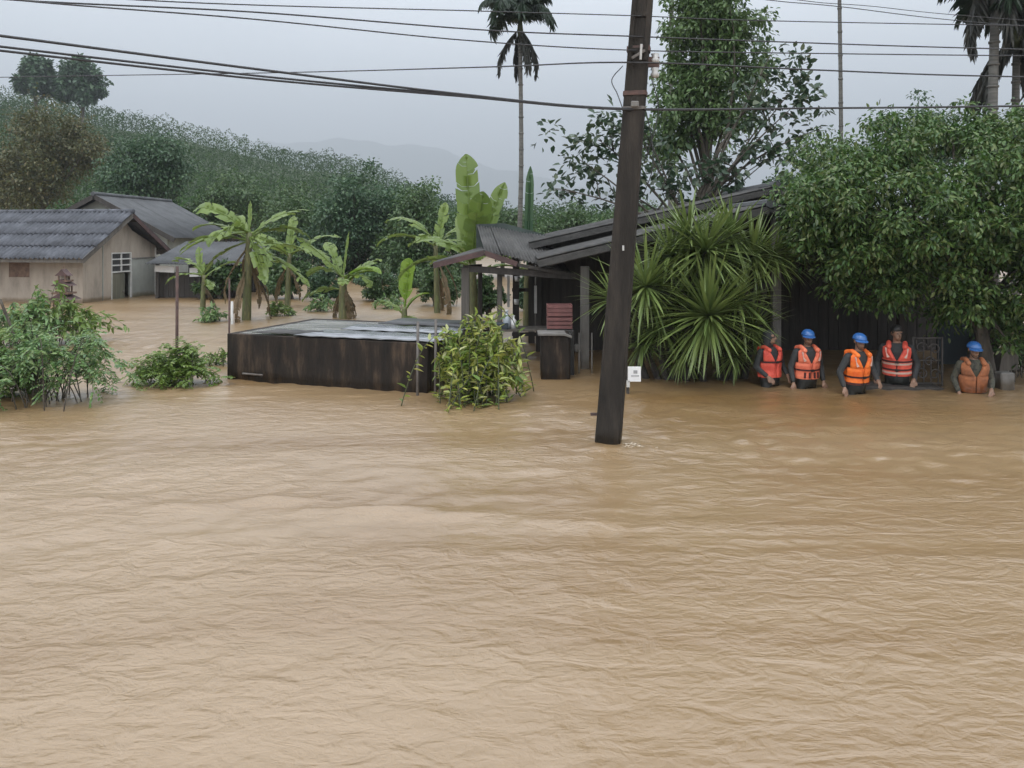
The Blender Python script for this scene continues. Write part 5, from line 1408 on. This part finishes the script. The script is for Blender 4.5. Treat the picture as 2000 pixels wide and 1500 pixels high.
def person(label, x, y, az, lift, arms, vest, shirt='shirt_dark', helmet='helmet', tilt=0.0, headturn=0.0, belts=(1.03,), hood=False, scale=1.0, pattern=0):
    """arms: ((elbow R), (hand R), (elbow L), (hand L)) in body coordinates, body faces -Y, z from the feet"""
    root = thing('person', (x, y, lift), label, 'person', 'rescue workers wading by the house')
    root.rotation_euler = (tilt, 0, az); root.scale = (scale,) * 3
    shR, shL = Vector((-.19, 0, 1.315)), Vector((.19, 0, 1.315))
    eR, hR, eL, hL = [Vector(a) for a in arms]
    hips = [Vector((s * .085, 0, .84)) for s in (-1, 1)]; knees = [Vector((-.10, -.06, .46)), Vector((.11, -.02, .46))]; ank = [Vector((-.12, .0, .08)), Vector((.13, .04, .08))]
    def torso(mb, g, z0=.78):
        R = []
        for z, rx, ry in TOR:
            R.append([Vector(((rx + g) * math.cos(2 * math.pi * j / 18), (ry + g) * math.sin(2 * math.pi * j / 18), z)) for j in range(18)])
        mb.rings(R)
    mb = MB(); torso(mb, -.012)
    for sh, e, h, sd in ((shR, eR, hR, -1), (shL, eL, hL, 1)):
        capsule(mb, sh, .050, e, .038); capsule(mb, e, .038, h, .026); hand(mb, h, h - e, sd)
    for hp, k, a in zip(hips, knees, ank):
        capsule(mb, hp, .082, k, .055); capsule(mb, k, .055, a, .038); capsule(mb, a + Vector((0, .02, -.03)), .042, a + Vector((0, -.14, -.045)), .033)
    Hd = Matrix.Rotation(headturn, 3, 'Z'); hc = Vector((0, -.012, 1.545))
    def hp_(v): return hc + Hd @ Vector(v)
    capsule(mb, (0, .005, 1.36), .058, hp_((0, .01, -.05)), .052)
    mb.ball(hp_((0, .012, .03)), 1, 16, 12, (.077, .094, .095))
    mb.ball(hp_((0, -.018, -.04)), 1, 14, 10, (.058, .070, .072))
    capsule(mb, hp_((0, -.085, .018)), .011, hp_((0, -.102, -.018)), .016, 8)          # nose
    capsule(mb, hp_((-.022, -.079, -.058)), .009, hp_((.022, -.079, -.058)), .009, 8)   # lips
    capsule(mb, hp_((-.045, -.066, .032)), .012, hp_((.045, -.066, .032)), .012, 8)     # brow
    for s in (-1, 1): capsule(mb, hp_((s * .077, .012, .02)), .014, hp_((s * .078, .012, -.02)), .010, 8)
    link('body', melt(mb, .0095, 4), root, M['skin'])
    for s in (-1, 1):
        e_ = MB(); e_.ball(hp_((s * .030, -.079, .012)), .0095, 8, 6, (1.3, .7, .8)); o = link('eye', bpy.data.meshes.new('eye'), root, M['hair']); o.data.from_pydata(e_.v, [], e_.f)
    # clothes
    c = MB(); torso(c, .006)
    for sh, e, h in ((shR, eR, hR), (shL, eL, hL)):
        capsule(c, sh, .064, e, .051); capsule(c, e, .051, e.lerp(h, .86), .040)
    link('shirt', melt(c, .013, 4), root, M[shirt])
    t = MB(); R = [[Vector(((rx + .016) * math.cos(2 * math.pi * j / 18), (ry + .016) * math.sin(2 * math.pi * j / 18), z)) for j in range(18)] for z, rx, ry in [(.76, .14, .11), (.84, .165, .12), (.92, .165, .118), (.97, .155, .11)]]
    t.rings(R)
    for hp, k, a in zip(hips, knees, ank): capsule(t, hp, .096, k, .072); capsule(t, k, .072, a + Vector((0, 0, .04)), .062)
    link('trousers', melt(t, .014, 4), root, M['trousers'])
    # life vest
    def sp(z, a, g):      # a measured from the front
        rx, ry = tor(z); return Vector(((rx + g) * math.sin(a), -(ry + g) * math.cos(a), z))
    v = MB()
    def panel(z0, z1, a0f, a1f, g0=.016, g1=.058, nz=6, na=8):
        V = []
        for side, g in ((0, g1), (1, g0)):
            for i in range(nz + 1):
                z = z0 + (z1 - z0) * i / nz; a0, a1 = a0f(z), a1f(z)
                for j in range(na + 1):
                    f = j / na; edge = min(f, 1 - f) * na; puff = .7 + .3 * min(1, edge) if side == 0 else 1
                    ez = min(i, nz - i); pz = .75 + .25 * min(1, ez) if side == 0 else 1
                    V.append(sp(z, a0 + (a1 - a0) * f, g0 + (g - g0) * puff * pz if side == 0 else g))
        w = na + 1; n = w * (nz + 1); Fc = []
        for i in range(nz):
            for j in range(na):
                q = i * w + j; Fc += [(q, q + 1, q + 1 + w, q + w), (n + q, n + q + w, n + q + 1 + w, n + q + 1)]
        for j in range(na): Fc += [(j, n + j, n + j + 1, j + 1), (nz * w + j, nz * w + j + 1, n + nz * w + j + 1, n + nz * w + j)]
        for i in range(nz): Fc += [(i * w, i * w + w, n + i * w + w, n + i * w), (i * w + na, n + i * w + na, n + i * w + na + w, i * w + na + w)]
        v.add(V, Fc)
    pi = math.pi
    gapf = lambda z: .045 + .50 * max(0., (z - 1.14) / .2)
    for s in (1, -1):
        panel(.90, 1.155, lambda z: s * .04, lambda z: s * pi * .5)
        panel(1.16, 1.375, lambda z: s * gapf(z), lambda z: s * 1.12)
        panel(.90, 1.155, lambda z: s * pi * .51, lambda z: s * pi * .995)
        capsule(v, (s * .115, -.115, 1.355), .040, (s * .115, 0, 1.395), .036); capsule(v, (s * .115, 0, 1.395), .036, (s * .115, .115, 1.355), .040)
    panel(1.16, 1.38, lambda z: pi - 1.05, lambda z: pi + 1.05, na=12)
    vo = v.build('life_vest', M[vest], None); vo.parent = root
    for p in vo.data.polygons: p.use_smooth = False
    def hoop(z, h, g, m, name, a0=-pi, a1=pi, n=30):
        q = MB(); V = []; Fc = []
        for i in range(n + 1):
            a = a0 + (a1 - a0) * i / n
            V += [sp(z - h / 2, a, g), sp(z + h / 2, a, g), sp(z + h / 2, a, g - .012), sp(z - h / 2, a, g - .012)]
        for i in range(n):
            k = i * 4
            for j in range(4): Fc.append((k + j, k + (j + 1) % 4, k + 4 + (j + 1) % 4, k + 4 + j))
        q.add(V, Fc); o = q.build(name, m, None); o.parent = vo
    for z in belts:
        hoop(z, .026, .066, M['strap'], 'belt')
        q = MB(); c_ = sp(z, 0, .072); q.box(c_, (.05, .018, .036)); o = q.build('buckle', M['hair'], None); o.parent = vo
    if pattern == 1:
        for k in (-.55, -.2, .2, .55):
            q = MB(); a, b = sp(.92, k, .060), sp(1.01, k, .062); q.bar(a, b, .03, .012, up=(0, 1, 0)); o = q.build('seam_strip', M['strap'], None); o.parent = vo
    if pattern >= 1:
        for s in (-1, 1):
            q = MB(); q.bar(sp(1.19, s * .55, .060), sp(1.34, s * .72, .056), .04, .014, up=(0, 1, 0)); o = q.build('reflective_strip', M['reflector'], None); o.parent = vo
    if pattern == 2:
        for z in (1.09, .95): hoop(z, .03, .062, M['reflector'], 'reflective_strip', -1.3, 1.3, 16)
    # head gear
    if helmet:
        h_ = MB(); R = []
        for i in range(9):
            t_a = i / 8 * pi / 2; r_ = math.cos(t_a * .97)
            z = .035 + .098 * math.sin(t_a)
            R.append([hp_((.104 * r_ * math.cos(2 * pi * j / 20), .014 + .122 * r_ * math.sin(2 * pi * j / 20), z)) for j in range(20)])
        h_.rings(R); ho_ = h_.build('helmet', M[helmet], None, smooth=True); ho_.parent = root
        b_r = MB(); V = []; Fc = []
        for i in range(13):
            a = -pi * .85 + (pi * .7) * i / 12
            for rr, zz in ((1.0, .037), (1.0 + .42 * math.sin(pi * i / 12) ** .6, .022), (1.0 + .42 * math.sin(pi * i / 12) ** .6, .014), (1.0, .026)):
                V.append(hp_((.104 * rr * math.cos(a), .014 + .122 * rr * math.sin(a), zz)))
        for i in range(12):
            k = i * 4
            for j in range(4): Fc.append((k + j, k + (j + 1) % 4, k + 4 + (j + 1) % 4, k + 4 + j))
        b_r.add(V, Fc); o = b_r.build('brim', M[helmet], None); o.parent = ho_
        st = MB(); st.tube([hp_((.09 * math.sin(a), -.03 - .045 * math.cos(a * .5), .04 - .155 * math.cos(a))) for a in np.linspace(-1.35, 1.35, 11)], .006, 5); o = st.build('chin_strap', M['hair'], None); o.parent = ho_
    else:
        h_ = MB(); R = []
        for i in range(8):
            t_a = i / 7 * pi / 2; r_ = math.cos(t_a * .96)
            R.append([hp_(((.088 * r_ * math.cos(2 * pi * j / 18)), .020 + .106 * r_ * math.sin(2 * pi * j / 18), -.02 + .075 * max(0, -math.sin(2 * pi * j / 18)) * (1 - i / 7) + .155 * math.sin(t_a))) for j in range(18)])
        if hood:
            R = [[hp_((.10 * q * math.cos(2 * pi * j / 18), .025 + .115 * q * math.sin(2 * pi * j / 18) + (.05 if math.sin(2 * pi * j / 18) < -.4 and z < .0 else 0), z)) for j in range(18)] for q, z in ((1.15, -.17), (1.0, -.08), (.95, .02), (.85, .075), (.55, .115), (.1, .128))]
        h_.rings(R); o = h_.build('hood' if hood else 'hair', M['shirt_dark'] if hood else M['hair'], None, smooth=True); o.parent = root
    return root

def pxp(u, D): return P(u, 456, D).x
hang = ((-.27, .02, 1.06), (-.27, -.08, .83), (.27, .02, 1.06), (.26, -.07, .83))
person('worker in a plain red orange vest and dark hood at the left end', pxp(1503, 13.3), 13.3, .45, -.72, ((-.25, .05, 1.07), (-.16, -.13, .92), (.27, .0, 1.08), (.24, -.16, .93)), 'vest_c', helmet=None, hood=True, belts=(1.16,), headturn=.5, scale=.97)
person('worker in a blue helmet and orange vest with one dark belt', pxp(1570, 13.2), 13.2, .22, -.73, ((-.27, .02, 1.07), (-.27, -.08, .83), (.27, .03, 1.06), (.25, -.10, .84)), 'vest_a', pattern=1, belts=(1.045,), headturn=-.35, tilt=.07)
person('worker in a blue helmet and the brightest orange vest, nearest the camera', pxp(1661, 12.75), 12.75, .35, -.72, ((-.30, .03, 1.07), (-.30, -.10, .86), (.26, -.06, 1.08), (.20, -.24, .98)), 'vest_b', belts=(1.02, .92), pattern=3, headturn=-.3, tilt=.12)
person('bareheaded worker in a red vest with two dark belts', pxp(1752, 13.3), 13.3, -.45, -.72, ((-.28, .04, 1.07), (-.27, -.10, .85), (.29, .04, 1.06), (.24, -.12, .86)), 'vest_c', helmet=None, belts=(1.13, 1.0), pattern=2, tilt=.09, headturn=.5, scale=1.03)
person('stooping worker in a blue helmet and dirty orange vest beside the orchard trunk', pxp(1893, 12.85), 12.85, -.15, -.86, ((-.27, .02, 1.08), (-.24, -.14, .90), (.27, -.02, 1.08), (.20, -.20, .98)), 'vest_d', shirt='shirt_camo', belts=(), pattern=0, tilt=.12)

for (u, v, D, rc, h, lb) in [(2010, 770, 14.2, .8, 1.5, 'dark leafy shrub at the far right edge beside the house'), (1985, 760, 15.2, .7, 1.9, 'taller shrub filling the gap behind the orchard trunk')]:
    b = P(u, v, D); b.z = 0
    shrub('corner_shrub', lb, 'bush', b, 40, rc, h, (.10, .18), (.3, .42), L['longan'], M['bark'], int(u), per=18, arch=.5, group='shrubs by the orchard tree', spread=1.2)


# foam gathered at the foot of the pole
fr_ = np.random.default_rng(5); fm_ = MB()
for i in range(55):
    a = fr_.uniform(-.9, .9); d_ = .17 + abs(fr_.normal(0, .16))
    x = PB.x + d_ * math.cos(a) + .02; y = 9.60 + d_ * math.sin(a) * .55 - .05
    zz = float(wave_z(np.array([x]), np.array([y]))[0])
    fm_.ball((x, y, zz + .002), fr_.uniform(.005, .016), 7, 5, (1.6, .9, .35))
tag(fm_.build('foam', M['foam'], None, smooth=True), 'thin pale foam trailing from the foot of the utility pole', 'foam', kind='stuff')
